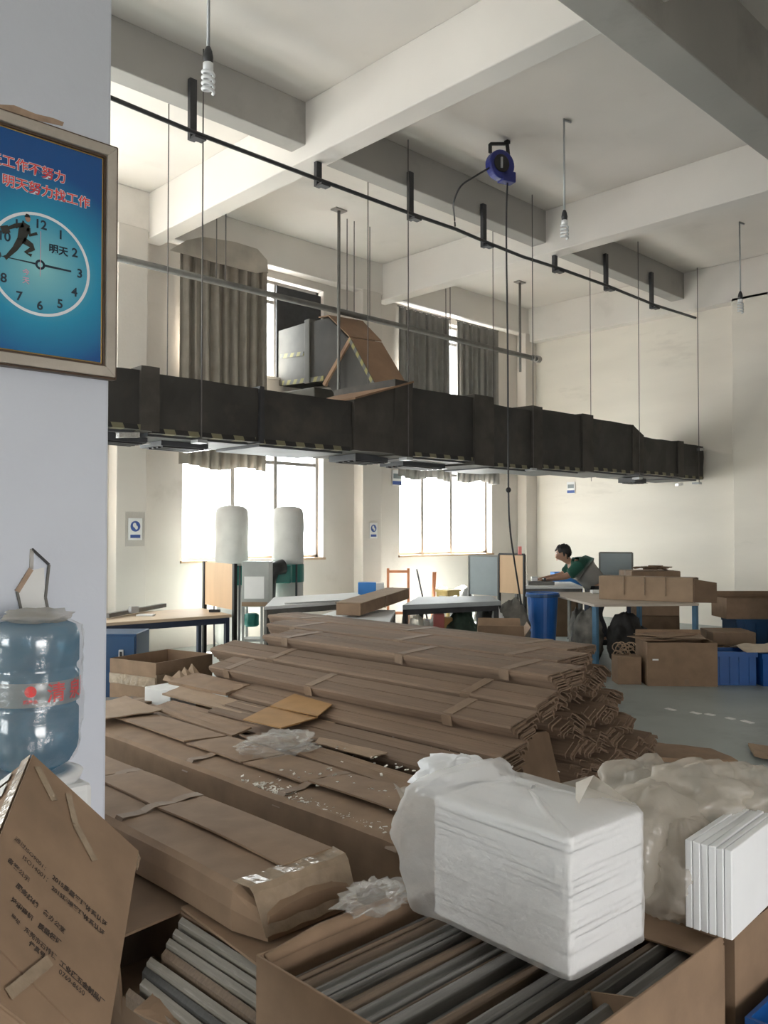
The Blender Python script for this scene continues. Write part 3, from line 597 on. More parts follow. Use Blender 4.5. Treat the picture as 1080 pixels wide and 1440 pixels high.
# chipped paint above the frame, torn paper holder below it
ch = [U(x, y, Y=FY - .002) for x, y in ((-15, 146), (20, 148), (50, 160), (75, 166), (90, 172), (88, 177), (60, 171), (30, 163), (-15, 158))]
tag(MB().prism(ch, (0, .0015, 0)).build('chipped_plaster', 'torn_paint'), 'brown chipped plaster on the column just above the poster frame', 'plaster')
pk = thing('torn_wall_pocket', 'torn paper pocket remains on the column above the water bottle', 'paper', U(48, 870, Y=FY - .01))
for a, b, m, w in (((45, 772), (69, 794), 'metal_dark', .008), ((45, 772), (44, 800), 'film_milky', .012), ((44, 800), (24, 832), 'torn_paint', .016), ((24, 832), (32, 868), 'metal_grey', .008), ((69, 794), (64, 840), 'metal_grey', .008), ((64, 840), (70, 870), 'metal_grey', .008)):
    MB().bar(U(*a, Y=FY - .008), U(*b, Y=FY - .008), .006, w, up=(1, 0, .3)).build('torn_edge', m, pk)
MB().add([U(x, y, Y=FY - .004) for x, y in ((44, 802), (62, 798), (64, 842), (69, 868), (33, 868), (26, 832))], [(0, 1, 2, 3, 4, 5)]).build('paper_sheet', 'paper', pk)
# dispenser and bottle
bc = U(47, 980, d=2.66); bx_, by_ = bc.x, bc.y; bz = U(47, 1092, d=2.66).z
t = thing('water_dispenser', 'white floor-standing water dispenser beside the column', 'water dispenser', (bx_, by_, 0))
MB().box(bx_ - .16, bx_ + .13, by_ - .15, by_ + .14, .02, bz - .01).build('cabinet', 'white_plastic', t, bevel=.02)
MB().lathe([(.14, bz - .012), (.15, bz + .012), (.105, bz + .022), (.09, bz + .0)], (bx_, by_, 0), 28).build('bottle_seat', 'white_plastic', t, smooth=True)
for dx, m in ((-.05, 'plastic_blue_light'), (.05, 'pink')): MB().box(bx_ + dx - .015, bx_ + dx + .015, by_ - .19, by_ - .15, bz - .22, bz - .17).build('tap', m, t, bevel=.004)
MB().box(bx_ - .13, bx_ + .13, by_ - .165, by_ - .15, .1, bz - .34).build('door', 'white_plastic', t, bevel=.006)
t = thing('water_bottle', 'blue upturned water bottle wrapped in clear film on the dispenser', 'water bottle', (bx_, by_, bz))
zt = U(47, 876, d=2.66).z; hh = zt - bz; R1 = .135
prof = [(.03, .0), (.06, .012), (.11, .04), (.13, .075), (R1, .10), (R1, hh * .42), (R1 - .008, hh * .44), (R1 - .008, hh * .47), (R1, hh * .49), (R1, hh * .66), (R1 - .008, hh * .68), (R1 - .008, hh * .71), (R1, hh * .73), (R1, hh * .90), (.125, hh * .96), (.10, hh * .985), (.04, hh * .97)]
MB().lathe(prof, (bx_, by_, bz + .01), 40).build('bottle', 'bottle_blue', t, smooth=True)
lb = MB(); n_ = 24; a0, a1 = math.radians(-185), math.radians(5)
lb.add([(bx_ + (R1 + .0015) * math.cos(a0 + (a1 - a0) * i / n_), by_ + (R1 + .0015) * math.sin(a0 + (a1 - a0) * i / n_), bz + z) for z in (hh * .50, hh * .65) for i in range(n_ + 1)], [(i, i + 1, n_ + 2 + i, n_ + 1 + i) for i in range(n_)]); lb.build('label_band', 'film_milky', t, smooth=True)
for ch_, ang, m, s in (('清', -84, 'print_red', .062), ('泉', -53, 'print_red', .062), ('水', -24, 'print_red', .062)):
    a = math.radians(ang); n2 = Vector((math.cos(a), math.sin(a), 0)); r2 = Vector((-math.sin(a), math.cos(a), 0))
    text('label_lettering', ch_, m, t, frame3(Vector((bx_, by_, bz + hh * .535)) + n2 * (R1 + .004), r2, (0, 0, 1)), s, .0006)
a = math.radians(-115); n2 = Vector((math.cos(a), math.sin(a), 0)); r2 = Vector((-math.sin(a), math.cos(a), 0)); o_ = Vector((bx_, by_, bz + hh * .60)) + n2 * (R1 + .004)
MB().prism([o_ + r2 * (.017 * math.cos(q)) + Vector((0, 0, .017 * math.sin(q))) for q in [i * math.pi / 10 for i in range(20)]], n2 * .0006).build('label_logo', 'print_red', t)
text('label_lettering', '纯净水', 'print_red', t, frame3(o_ + Vector((0, 0, -.035)), r2, (0, 0, 1)), .014, .0003)
bagb = MB(); n_, m_ = 44, 22
def bagp(i, j):
    a = 2 * math.pi * i / n_; v = j / m_; r = R1 + .010 + .012 * fbm((math.cos(a) * 2, math.sin(a) * 2, v * 5), 1.4, 9) + .008 * fbm((math.cos(a) * 5, math.sin(a) * 5, v * 14), 1.2, 4)
    z = bz + .05 + (hh - .02) * v
    if v > .9: r *= max(.05, 1 - ((v - .9) / .1) ** 2 * .95); z = bz + .05 + (hh - .02) * .9 + .05 * (v - .9) / .1 + .02 * fbm((math.cos(a), math.sin(a), v * 9), 2, 3)
    if v < .12: r *= .8 + .2 * v / .12
    return (bx_ + r * math.cos(a), by_ + r * math.sin(a), z)
bagb.add([bagp(i, j) for j in range(m_ + 1) for i in range(n_)], [(j * n_ + i, j * n_ + (i + 1) % n_, (j + 1) * n_ + (i + 1) % n_, (j + 1) * n_ + i) for j in range(m_) for i in range(n_)]); bagb.build('film_wrap', 'film_thin', t, smooth=True)
blob((bx_ + .01, by_, bz + hh + .022), (.10, .10, .022), 4, .3, 4, 24, 12).build('film_bunch', 'film_milky', t, smooth=True)
# generic cartons -------------------------------------------------------------
def carton_closed(name, label, cat, M, sx, sy, sz, m='kraft', tape=True, group=None, seam='x', jitter=.004, flaps=True):
    """closed box, M: local frame with origin at the bottom centre"""
    t = bpy.data.objects.new(name, None); COL.objects.link(t); t.matrix_world = M; PM[t.name] = M.copy(); tag(t, label, cat, group)
    j = lambda: random.uniform(-jitter, jitter)
    MB().hexa([(x + j(), y + j(), z + j()) for z in (0, sz - .004) for y in (-sy / 2, sy / 2) for x in (-sx / 2, sx / 2)]).build('body', m, t, bevel=.006, local=True)
    if flaps:
        g = .002
        for s in (-1, 1):
            if seam == 'x': MB().box(-sx / 2 + .003, sx / 2 - .003, *sorted((s * g, s * (sy / 2 - .002))), sz - .004, sz + .001).build('flap', m, t, local=True)
            else: MB().box(*sorted((s * g, s * (sx / 2 - .002))), -sy / 2 + .003, sy / 2 - .003, sz - .004, sz + .001).build('flap', m, t, local=True)
    if tape:
        if seam == 'x':
            MB().box(-sx / 2 - .001, sx / 2 + .001, -.028, .028, sz + .001, sz + .002).build('tape', 'tape', t, local=True)
            for s in (-1, 1): MB().box(*sorted((s * sx / 2, s * (sx / 2 + .0055))), -.028, .028, sz - .09, sz + .002).build('tape', 'tape', t, local=True)
        else:
            MB().box(-.028, .028, -sy / 2 - .001, sy / 2 + .001, sz + .001, sz + .002).build('tape', 'tape', t, local=True)
            for s in (-1, 1): MB().box(-.028, .028, *sorted((s * sy / 2, s * (sy / 2 + .0055))), sz - .09, sz + .002).build('tape', 'tape', t, local=True)
    return t
def carton_open(name, label, cat, M, sx, sy, sz, m='kraft', flaps=(), group=None, th=.006, inner=None):
    """open box: bottom, four walls, flaps as (side, degrees from upright outwards, length)"""
    t = bpy.data.objects.new(name, None); COL.objects.link(t); t.matrix_world = M; PM[t.name] = M.copy(); tag(t, label, cat, group)
    MB().box(-sx / 2, sx / 2, -sy / 2, sy / 2, 0, th).build('bottom', m, t, local=True)
    MB().box(-sx / 2, sx / 2, -sy / 2, -sy / 2 + th, th, sz).build('wall_panel', m, t, local=True); MB().box(-sx / 2, sx / 2, sy / 2 - th, sy / 2, th, sz).build('wall_panel', m, t, local=True)
    MB().box(-sx / 2, -sx / 2 + th, -sy / 2 + th, sy / 2 - th, th, sz).build('wall_panel', m, t, local=True); MB().box(sx / 2 - th, sx / 2, -sy / 2 + th, sy / 2 - th, th, sz).build('wall_panel', m, t, local=True)
    for side, ang, ln in flaps:
        a = math.radians(ang); up, out = math.cos(a) * ln, math.sin(a) * ln
        ax_, sg = side[1], (-1 if side[0] == '-' else 1)
        if ax_ == 'y': p = [(-sx / 2, sg * sy / 2, sz), (sx / 2, sg * sy / 2, sz), (sx / 2 - .01, sg * (sy / 2 + out), sz + up), (-sx / 2 + .01, sg * (sy / 2 + out), sz + up)]
        else: p = [(sg * sx / 2, -sy / 2, sz), (sg * sx / 2, sy / 2, sz), (sg * (sx / 2 + out), sy / 2 - .01, sz + up), (sg * (sx / 2 + out), -sy / 2 + .01, sz + up)]
        MB().add(p, [(0, 1, 2, 3)]).build('flap', m, t, solid=th * .8, local=True)
    return t
def TR(x, y, z=0, rz=0.): return Matrix.Translation((x, y, z)) @ Matrix.Rotation(math.radians(rz), 4, 'Z')
# tilted carton with printed address block, nearest the camera
A0 = U(45, 1062, d=1.95); ex = Vector((.6586, -.1653, -.7341)); ey = Vector((-.5302, -.7942, -.2969)); ez = Vector((-.5340, .5847, -.6107))
w_, h_, dp = .3576, .62, .34
t = thing('printed_carton', 'tilted brown carton with printed address lines, leaning in the near corner', 'carton', A0 + ey * h_ + ez * dp)
def Q(u, v, o=0.): return A0 + ex * u + ey * v + ez * o
MB().hexa([Q(u, v, o) for o in (dp, 0.004) for v in (h_, 0) for u in (0, w_)]).build('body', 'kraft', t, bevel=.006)
def on_face(px, py):
    r = FWD + RIGHT * ((px - CX) / F) + UPV * ((CY - py) / F); k = (A0 - ez * .005 - Vector((0, 0, EYE))).dot(ez) / r.dot(ez); return Vector((0, 0, EYE)) + r * k
sm = [((on_face(*p) - A0).dot(ex), (on_face(*p) - A0).dot(ey)) for p in ((4, 1338), (100, 1436))]; sk = (sm[1][1] - sm[0][1]) / (sm[1][0] - sm[0][0]); sv = lambda u: sm[0][1] + sk * (u - sm[0][0])
MB().add([Q(0, 0, -.001), Q(w_, 0.004, -.001), Q(w_ - .003, sv(w_), -.002), Q(.001, sv(0), -.002)], [(0, 1, 2, 3)]).build('flap', 'kraft', t, solid=.004)
MB().add([Q(.001, sv(0) + .003, -.001), Q(w_ - .003, sv(w_) + .003, -.001), Q(w_ - .003, max(h_, sv(w_) + .02), -.001), Q(.001, h_, -.001)], [(0, 1, 2, 3)]).build('flap', 'kraft', t, solid=.004)
ta, tb_ = on_face(10, 1400), on_face(68, 1352); MB().bar(ta - ez * .004, tb_ - ez * .004, .022, .0015, up=-ez).build('tape', 'tape_clear', t)
for u0, v0, u1, v1, wd in ((.12, .03, .16, .10, .02), (.16, .10, .235, .155, .022), (.02, .03, .09, .085, .022)):
    a, b = Q(u0, v0, -.006), Q(u1, v1, -.006); s_ = ey.cross(ez).normalized(); MB().bar(a, b, wd, .0015, up=-ez).build('clear_tape', 'tape_clear', t)
MB().add([Q(-.003, -.003, .002), Q(-.003, h_, .002), Q(-.003, h_, .03), Q(-.003, -.003, .03)], [(0, 1, 2, 3)]).build('edge_tape', 'tape_clear', t, solid=.001)
for o0, v0, v1 in ((.05, .02, .05), (.05, .065, .11), (.06, .14, .19)): MB().add([Q(-.004, v0, o0), Q(-.004, v1, o0), Q(-.004, v1, o0 + .12), Q(-.004, v0, o0 + .12)], [(0, 1, 2, 3)]).build('white_label', 'paper', t, solid=.001)
MB().add([Q(w_ + .001, .01, -.002), Q(w_ + .02, .0, .01), Q(w_ + .025, .03, .02), Q(w_ + .001, .05, 0)], [(0, 1, 2, 3)]).build('torn_corner', 'tape_clear', t, solid=.002)
for body, p0, p1, bo in (('通过ISO9001：', (20, 1180), (63, 1224), .0), ('2015质量管理体系认证', (73, 1235), (150, 1304), .03), ('ISO14001：', (31, 1207), (66, 1240), .0), ('2015环境管理体系认证', (72, 1250), (146, 1316), .03), ('备案公示', (10, 1210), (40, 1241), .02),
                         ('服务热线', (22, 1246), (52, 1277), .04), ('各办公室', (60, 1283), (90, 1313), .02), ('注册商标', (15, 1266), (45, 1295), .04), ('质量保证', (53, 1303), (85, 1330), .04), ('地址', (15, 1288), (27, 1301), .02), ('东莞市石排镇', (33, 1308), (78, 1350), .02), ('工业区五金制品厂', (83, 1356), (146, 1414), .04), ('传真号', (40, 1328), (62, 1348), .03), ('0769-8650', (82, 1368), (118, 1401), .01)):
    a_, b_ = on_face(*p0), on_face(*p1); x_ = (b_ - a_); y_ = (-ez).cross(x_).normalized()
    o = text('printed_line', body, 'ink', None, Matrix.Identity(4), 1., bo, 0, 'LEFT'); w_t = max(v.co.x for v in o.data.vertices); sc_ = x_.length / w_t
    o.data.transform(PM[t.name].inverted() @ frame3(a_, x_, y_) @ Matrix.Diagonal((sc_, min(sc_, .017), sc_, 1))); o.parent = t
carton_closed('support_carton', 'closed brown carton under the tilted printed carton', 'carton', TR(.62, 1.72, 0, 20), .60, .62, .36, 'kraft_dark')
# ================================================================== the pile of cardboard edge strips
nt = MATS['kraft_strip'].node_tree; oi = nt.nodes.new('ShaderNodeObjectInfo'); hs_ = nt.nodes.new('ShaderNodeHueSaturation'); mr = nt.nodes.new('ShaderNodeMapRange')
mr.inputs[3].default_value = .86; mr.inputs[4].default_value = 1.12; nt.links.new(oi.outputs['Random'], mr.inputs[0]); nt.links.new(mr.outputs[0], hs_.inputs['Value'])
pb_ = nt.nodes['Principled BSDF']; src = pb_.inputs['Base Color'].links[0].from_socket; nt.links.new(src, hs_.inputs['Color']); nt.links.new(hs_.outputs[0], pb_.inputs['Base Color'])
SA, SB, ST = .112, .030, .0062
STRIP = {}
def strip_mesh(L_, mirror):
    key = (round(L_, 2), mirror)
    if key in STRIP: return STRIP[key]
    pr = [(.010, 0), (SA, 0), (SA, -ST), (.016, -ST), (ST, -.016), (ST, -SB), (0, -SB), (0, -.010)]
    if mirror: pr = [(-x, z) for x, z in pr]
    mb = MB().prism([(x, 0, z) for x, z in pr], (0, L_, 0)); me = bpy.data.meshes.new('strip'); me.from_pydata([tuple(v) for v in mb.v], [], mb.f)
    bm = bmesh.new(); bm.from_mesh(me); bmesh.ops.recalc_face_normals(bm, faces=bm.faces); bm.to_mesh(me); bm.free()
    me.materials.append(MATS['kraft_strip']); STRIP[key] = me
    return me
TAPES = []
def strip_bundle(x0, y0, y1, zt, label, ng=3, nn=13, rz=0., tapes=(), group='cardboard strip bundles in the pile', rag=.02, tilt=0., roll=0.):
    t = thing('strip_bundle', label, 'strip bundle', (x0, y0, zt - .16), math.radians(rz), group); t.rotation_euler = (0, tilt, math.radians(rz))
    L_ = y1 - y0
    for g in range(ng):
        mir = g == ng - 1; xo = g * (SA + .007)
        if mir: xo += SA
        rl = random.choice((-1, 1)) * random.uniform(.5, 1.) * roll
        ln = round(L_ - random.choice((0, 0, .03, .06)), 2)
        for k in range(nn):
            o = bpy.data.objects.new('strip', strip_mesh(ln, mir)); COL.objects.link(o); o.parent = t
            s = -1 if mir else 1
            o.location = (xo + s * (.0064 * k + random.uniform(-.002, .002)), random.uniform(0, rag) + (rag * .8 if random.random() < .2 else 0), .16 - k * .0086 + random.uniform(-.0008, .0008))
            if rl: cx_, cz_ = xo + s * .075, .10; dx_, dz_ = o.location.x - cx_, o.location.z - cz_; o.location.x = cx_ + dx_ * math.cos(rl) + dz_ * math.sin(rl); o.location.z = cz_ - dx_ * math.sin(rl) + dz_ * math.cos(rl)
            o.rotation_euler = (random.uniform(-.0008, .0008), random.uniform(-.012, .012) + rl, random.uniform(-.0012, .0012))
    W_ = ng * (SA + .007)
    for yt in tapes:
        yy = yt - y0
        MB().box(.01, W_ - .01, yy - .035, yy + .035, .1615, .1635).build('tape_band', 'tape', t, local=True); MB().box(-.006, -.004, yy - .035, yy + .035, .10, .1605).build('tape_band', 'tape', t, local=True)
    return t
TOPL = 'cardboard strip bundle on top of the pile, '
strip_bundle(3.93, 2.72, 5.38, .765, TOPL + 'front row facing the long cartons', rz=.5, tapes=(3.05, 3.9, 5.1), tilt=-.05)
strip_bundle(4.30, 2.93, 5.90, .787, TOPL + 'middle row', rz=.2, tapes=(3.3, 4.3, 5.5), tilt=-.03)
strip_bundle(4.67, 3.12, 6.40, .80, TOPL + 'back row facing the far tables', rz=-.2, tapes=(3.5, 4.6, 5.9), tilt=0.)
strip_bundle(3.665, 2.62, 5.70, .663, 'second-level strip bundle just under the top front row, taped twice', ng=2, rz=.3, tapes=(3.1, 4.9), tilt=-.22)
strip_bundle(3.40, 2.56, 5.28, .60, 'second-level strip bundle with rounded front edge above the low strips', ng=2, rz=.4, tapes=(3.0, 4.15, 5.05), rag=.03, tilt=-.22)
strip_bundle(3.22, 2.50, 4.75, .50, 'lower strip bundle lying below the rounded second-level bundle', ng=2, rz=.6, rag=.035, tilt=-.16)
strip_bundle(2.95, 2.44, 4.55, .455, 'lowest front strip bundle beside the flattened cartons', ng=2, rz=.9, rag=.04, tilt=-.12)
INN = 'inner bundle of cardboard strips in the pile, seen only by its ragged end'
for x, y0, z, ln in ((4.04, 2.86, .63, 2.6), (4.41, 2.90, .64, 2.7), (4.77, 3.06, .645, 2.9), (4.10, 2.80, .475, 2.5), (4.47, 2.84, .48, 2.7), (4.84, 3.00, .485, 2.9),
                     (4.17, 2.78, .33, 2.5), (4.54, 2.82, .33, 2.7), (4.91, 2.93, .33, 2.9), (4.24, 2.74, .18, 2.5), (4.62, 2.78, .18, 2.7), (5.00, 2.84, .18, 2.9),
                     (3.66, 2.95, .48, 2.3), (3.62, 3.05, .33, 2.2), (3.58, 3.0, .18, 2.2), (3.12, 2.75, .31, 1.9), (3.14, 2.8, .165, 1.9)):
    strip_bundle(x, y0, y0 + ln, z, INN, rz=random.uniform(-.5, .5), rag=.06, tilt=random.uniform(-.04, .04), roll=.6 if x > 3.2 else 0.)
tag(MB().hexa([(3.62, 2.72, .10), (4.12, 2.78, .04), (3.62, 2.74, .10), (4.12, 2.80, .04), (3.70, 2.86, .44), (4.14, 2.9, .40), (3.70, 2.88, .44), (4.14, 2.92, .40)]).build('loose_board', 'kraft_dark'), 'brown board leaning in the dark hollow at the end of the pile', 'board')
# loose strips and sheets on the floor at the foot of the pile
def sheet(name, label, cat, pts, m='kraft', th=.008, parent=None, sag=0.):
    """bent flat piece through 4 corners (a,b,c,d going round)"""
    a, b, c, d_ = [Vector(p) for p in pts]; sd_ = random.random() * 20
    def fn(u, v):
        p = (a * (1 - u) + b * u) * (1 - v) + (d_ * (1 - u) + c * u) * v; return p + Vector((0, 0, .010 * fbm((u * 2, v * 2, 0), 1.5, sd_) - sag * math.sin(math.pi * u)))
    o = MB().grid(fn, 8, 4).build(name, m, parent, solid=th)
    if parent is None: tag(o, label, cat)
    return o
sheet('loose_board', 'long flat brown board on the floor behind the foam bags', 'board', [U(905, 1068, Z=.06), U(1038, 1072, Z=.06), U(1000, 1056, Z=.06), U(915, 1046, Z=.06)], 'kraft', .03)
sheet('loose_board', 'pale cardboard edge at the frame side on the grey floor', 'board', [U(1052, 1047, Z=.03), U(1110, 1056, Z=.03), U(1110, 1072, Z=.03), U(1060, 1062, Z=.03)], 'kraft_pale', .02)
sheet('loose_strip', 'narrow loose strip at the foot of the pile on the grey floor', 'strip', [(5.44, 2.5, .03), (5.52, 2.5, .03), (5.52, 4.6, .03), (5.44, 4.6, .03)], 'kraft', .02)
# ------------------------------------------------------------------ flattened cartons between the pile and the long cartons
carton_closed('carton', 'low closed carton carrying the flattened cardboard beside the pile', 'carton', TR(2.79, 4.15, 0, 0), .22, 2.2, .40, 'kraft_dark', tape=False, flaps=False)
sheet('flattened_carton', 'flattened carton sleeve with tape under the second-level bundle', 'cardboard', [(3.13, 4.72, .50), (3.36, 4.76, .52), (3.34, 5.45, .52), (3.10, 5.40, .49)], 'kraft', .02)
sheet('flattened_carton', 'long flattened carton lying on the lowest strips toward the tables', 'cardboard', [(2.98, 3.62, .445), (3.16, 3.66, .475), (3.12, 5.25, .475), (2.95, 5.22, .455)], 'kraft_pale', .012)
sheet('flattened_carton', 'narrow flattened carton beside the orange cardboard', 'cardboard', [(2.80, 3.55, .425), (2.94, 3.55, .435), (2.93, 5.05, .435), (2.80, 5.0, .425)], 'kraft', .012)
dflap = sheet('flattened_carton', 'raised flattened carton with dark gap under it, behind the long taped carton', 'cardboard', [(2.60, 3.86, .455), (2.77, 3.92, .47), (2.76, 4.82, .48), (2.61, 4.78, .475)], 'kraft', .010)
sheet('flattened_carton', 'short flattened carton strewn with foam bits near the white bag', 'cardboard', [(2.62, 2.46, .445), (2.82, 2.50, .43), (2.80, 3.42, .45), (2.62, 3.40, .46)], 'kraft', .010)
sheet('flattened_carton', 'dark creased cardboard strip tucked beside the raised flattened carton', 'cardboard', [(2.61, 3.48, .452), (2.80, 3.46, .462), (2.79, 3.84, .452), (2.62, 3.82, .466)], 'kraft_dark', .008)
sheet('flattened_carton', 'thin pale cardboard tongue near the plastic bag under the orange sheet', 'cardboard', [(2.84, 3.02, .462), (2.93, 3.00, .470), (2.92, 3.50, .462), (2.83, 3.46, .455)], 'kraft_pale', .006)
t = thing('torn_carton_end', 'crumpled torn carton end at the far end of the flattened sleeve', 'cardboard', (3.2, 5.42, .45))
for k in range(4):
    a = random.uniform(-.4, .4); MB().add([(3.12 + .06 * k, 5.36, .49), (3.19 + .06 * k, 5.38, .50), (3.17 + .06 * k + a * .1, 5.50, .53 + .02 * k), (3.10 + .06 * k, 5.48, .50)], [(0, 1, 2, 3)]).build('torn_flap', 'kraft_pale', t, solid=.004)
t = thing('orange_cardboard', 'folded orange-brown cardboard sheet lying on the strips', 'cardboard', U(405, 1000, Z=.48))
oc = [(342, 1012), (378, 994), (447, 1009), (395, 1024)]
MB().add([U(x, y, Z=.50) for x, y in oc], [(0, 1, 2, 3)]).build('sheet', 'kraft_orange', t, solid=.006)
MB().add([U(x, y, Z=z) for x, y, z in ((380, 993, .508), (414, 976, .525), (467, 991, .53), (447, 1007, .515))], [(0, 1, 2, 3)]).build('sheet', 'kraft_orange', t, solid=.006)
MB().add([U(x, y, Z=z) for x, y, z in ((396, 1024, .492), (420, 1018, .492), (467, 993, .512), (460, 990, .512))], [(0, 1, 2, 3)]).build('sheet', 'kraft_orange', t, solid=.006)
pbp = U(392, 1048, Z=.48); tag(blob(pbp, (.20, .15, .055), 12, .5, 3.2, 40, 22, floor=.462).build('plastic_bag', 'film_clear', smooth=False), 'crumpled clear plastic bag on the long carton below the orange cardboard', 'plastic bag')
# ------------------------------------------------------------------ long cartons
def long_carton(label, x0, x1, y0, y1, z0, z1, seed, segs, tapes, m='kraft', endround=.05, overlap=.55):
    t = thing('long_carton', label, 'carton', ((x0 + x1) / 2, (y0 + y1) / 2, z0)); n_ = 22; mb = MB(); rings = []
    for i in range(n_ + 1):
        v = i / n_; y = y0 + (y1 - y0) * v; e = max(0, 1 - min(v, 1 - v) * (y1 - y0) / .10); sh = endround * e * e
        zs = z1 - sh * .5 + .010 * fbm((seed, y * 1.6, 0), 1, seed); bul = .010 * fbm((0, y * 1.9, seed), 1, seed + 3)
        rings.append([(x0 + sh * .4 + bul, y, z0), (x0 - .006 + bul + sh * .4, y, z0 + (zs - z0) * .5), (x0 + sh * .5 + bul, y, zs - .015), (x0 + .02 + sh, y, zs), ((x0 + x1) / 2, y, zs + .006), (x1 - .02 - sh, y, zs), (x1 - sh * .5, y, zs - .015), (x1 - sh * .4, y, z0)])
    m_ = 8; mb.add([p for r in rings for p in r], [(i * m_ + k, i * m_ + (k + 1) % m_, (i + 1) * m_ + (k + 1) % m_, (i + 1) * m_ + k) for i in range(n_) for k in range(m_)] + [tuple(range(m_))[::-1], tuple(n_ * m_ + k for k in range(m_))])
    mb.build('body', m, t)
    wx = x0 + (x1 - x0) * (1 - overlap)
    for a, b, lift in segs:      # overlapping top flaps
        MB().grid(lambda u, v: (wx + (x1 - .01 - wx) * u, a + (b - a) * v, z1 + .010 + lift * (1 - u) + .006 * fbm((u, (a + (b - a) * v) * 2, seed), 1, seed) + .004 * math.sin(v * 3.1)), 4, 10).build('top_flap', m, t, solid=.007)
    for y, wd in tapes:
        MB().grid(lambda u, v: (x0 - .003 + (x1 - x0) * u, y - wd / 2 + wd * v + .03 * (u - .5), z1 + (.0155 if u > .4 else .0085) - (.05 if u < .02 else 0) + .003 * math.sin(u * 17)), 12, 1).build('tape', 'tape', t, solid=.0015)
    return t
long_carton('long brown carton with end wrapped in shiny tape, nearest the open box of strips', 1.455, 1.845, 2.02, 4.9, .365, .50, 1, ((2.14, 2.92, .004), (2.95, 3.42, .006), (3.45, 4.85, .003)), ((2.94, .05), (3.43, .05)), 'kraft', .09)
t = bpy.data.objects['long_carton']; MB().grid(lambda u, v: (1.452 + .395 * u + .02 * (1 - v) * (1 - 2 * u), 2.012 + .14 * v - .004, (.385 + .115 * min(1, v * 2.6)) + (.012 if v > .38 else 0) + .003 * math.sin(u * 21)), 14, 8).build('end_tape', 'tape_clear', t, solid=.002)
for z0, dz in ((.385, 0), (.455, 1)): pass
long_carton('long brown carton strewn with white foam crumbs, between pile and column', 2.15, 2.58, 2.10, 5.0, .14, .455, 2, ((2.22, 2.86, .020), (2.90, 3.34, .004), (3.36, 3.85, .004), (3.87, 4.9, .012)), ((2.20, .06), (2.88, .05), (3.60, .05)), 'kraft', .03, .62)
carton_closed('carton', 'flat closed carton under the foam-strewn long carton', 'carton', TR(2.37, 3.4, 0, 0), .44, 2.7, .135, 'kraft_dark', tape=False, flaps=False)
sheet('flattened_carton', 'crumpled flattened cardboard at the far end of the foam-strewn carton', 'cardboard', [(2.2, 4.55, .50), (2.6, 4.60, .49), (2.62, 5.1, .50), (2.25, 5.12, .47)], 'kraft_pale', .006)
# foam crumbs
fm = MB(); rf = random.Random(3)
for k in range(330):
    yy = rf.choice((rf.gauss(2.36, .10), rf.gauss(2.62, .10), rf.gauss(2.95, .10), rf.uniform(2.15, 3.1))); xx = 2.175 + abs(rf.gauss(0, .035)); s = rf.uniform(.003, .009)
    if rf.random() < .15: xx = rf.uniform(2.2, 2.55)
    zz = .452 if xx < 2.31 else .48; a = rf.uniform(0, 6.3)
    fm.obox((xx, yy, zz + s * .35), (s * math.cos(a), s * math.sin(a), rf.uniform(-.3, .3) * s), (-s * rf.uniform(.3, 1.) * math.sin(a + .5), s * rf.uniform(.3, 1.) * math.cos(a + .5), rf.uniform(-.4, .4) * s), (0, 0, s * .22))
o = fm.build('foam_crumbs', 'foam_flake'); o['kind'] = 'stuff'; tag(o, 'white foam crumbs scattered along the long carton edge', 'foam crumbs')
fm = MB()
for k in range(70):
    xx, yy = rf.uniform(2.65, 3.3), rf.gauss(2.95, .35); s = rf.uniform(.003, .010); a = rf.uniform(0, 6.3); zz = .462 if xx < 2.85 else .425 if xx < 3.12 else .462
    fm.obox((xx, yy, zz + .004), (s * math.cos(a), s * math.sin(a), rf.uniform(-.5, .5) * s), (-s * .6 * math.sin(a), s * .6 * math.cos(a), 0), (0, 0, s * .25))
o = fm.build('foam_crumbs', 'foam_flake'); o['kind'] = 'stuff'; tag(o, 'pale foam crumbs on the low strips beside the pile', 'foam crumbs')
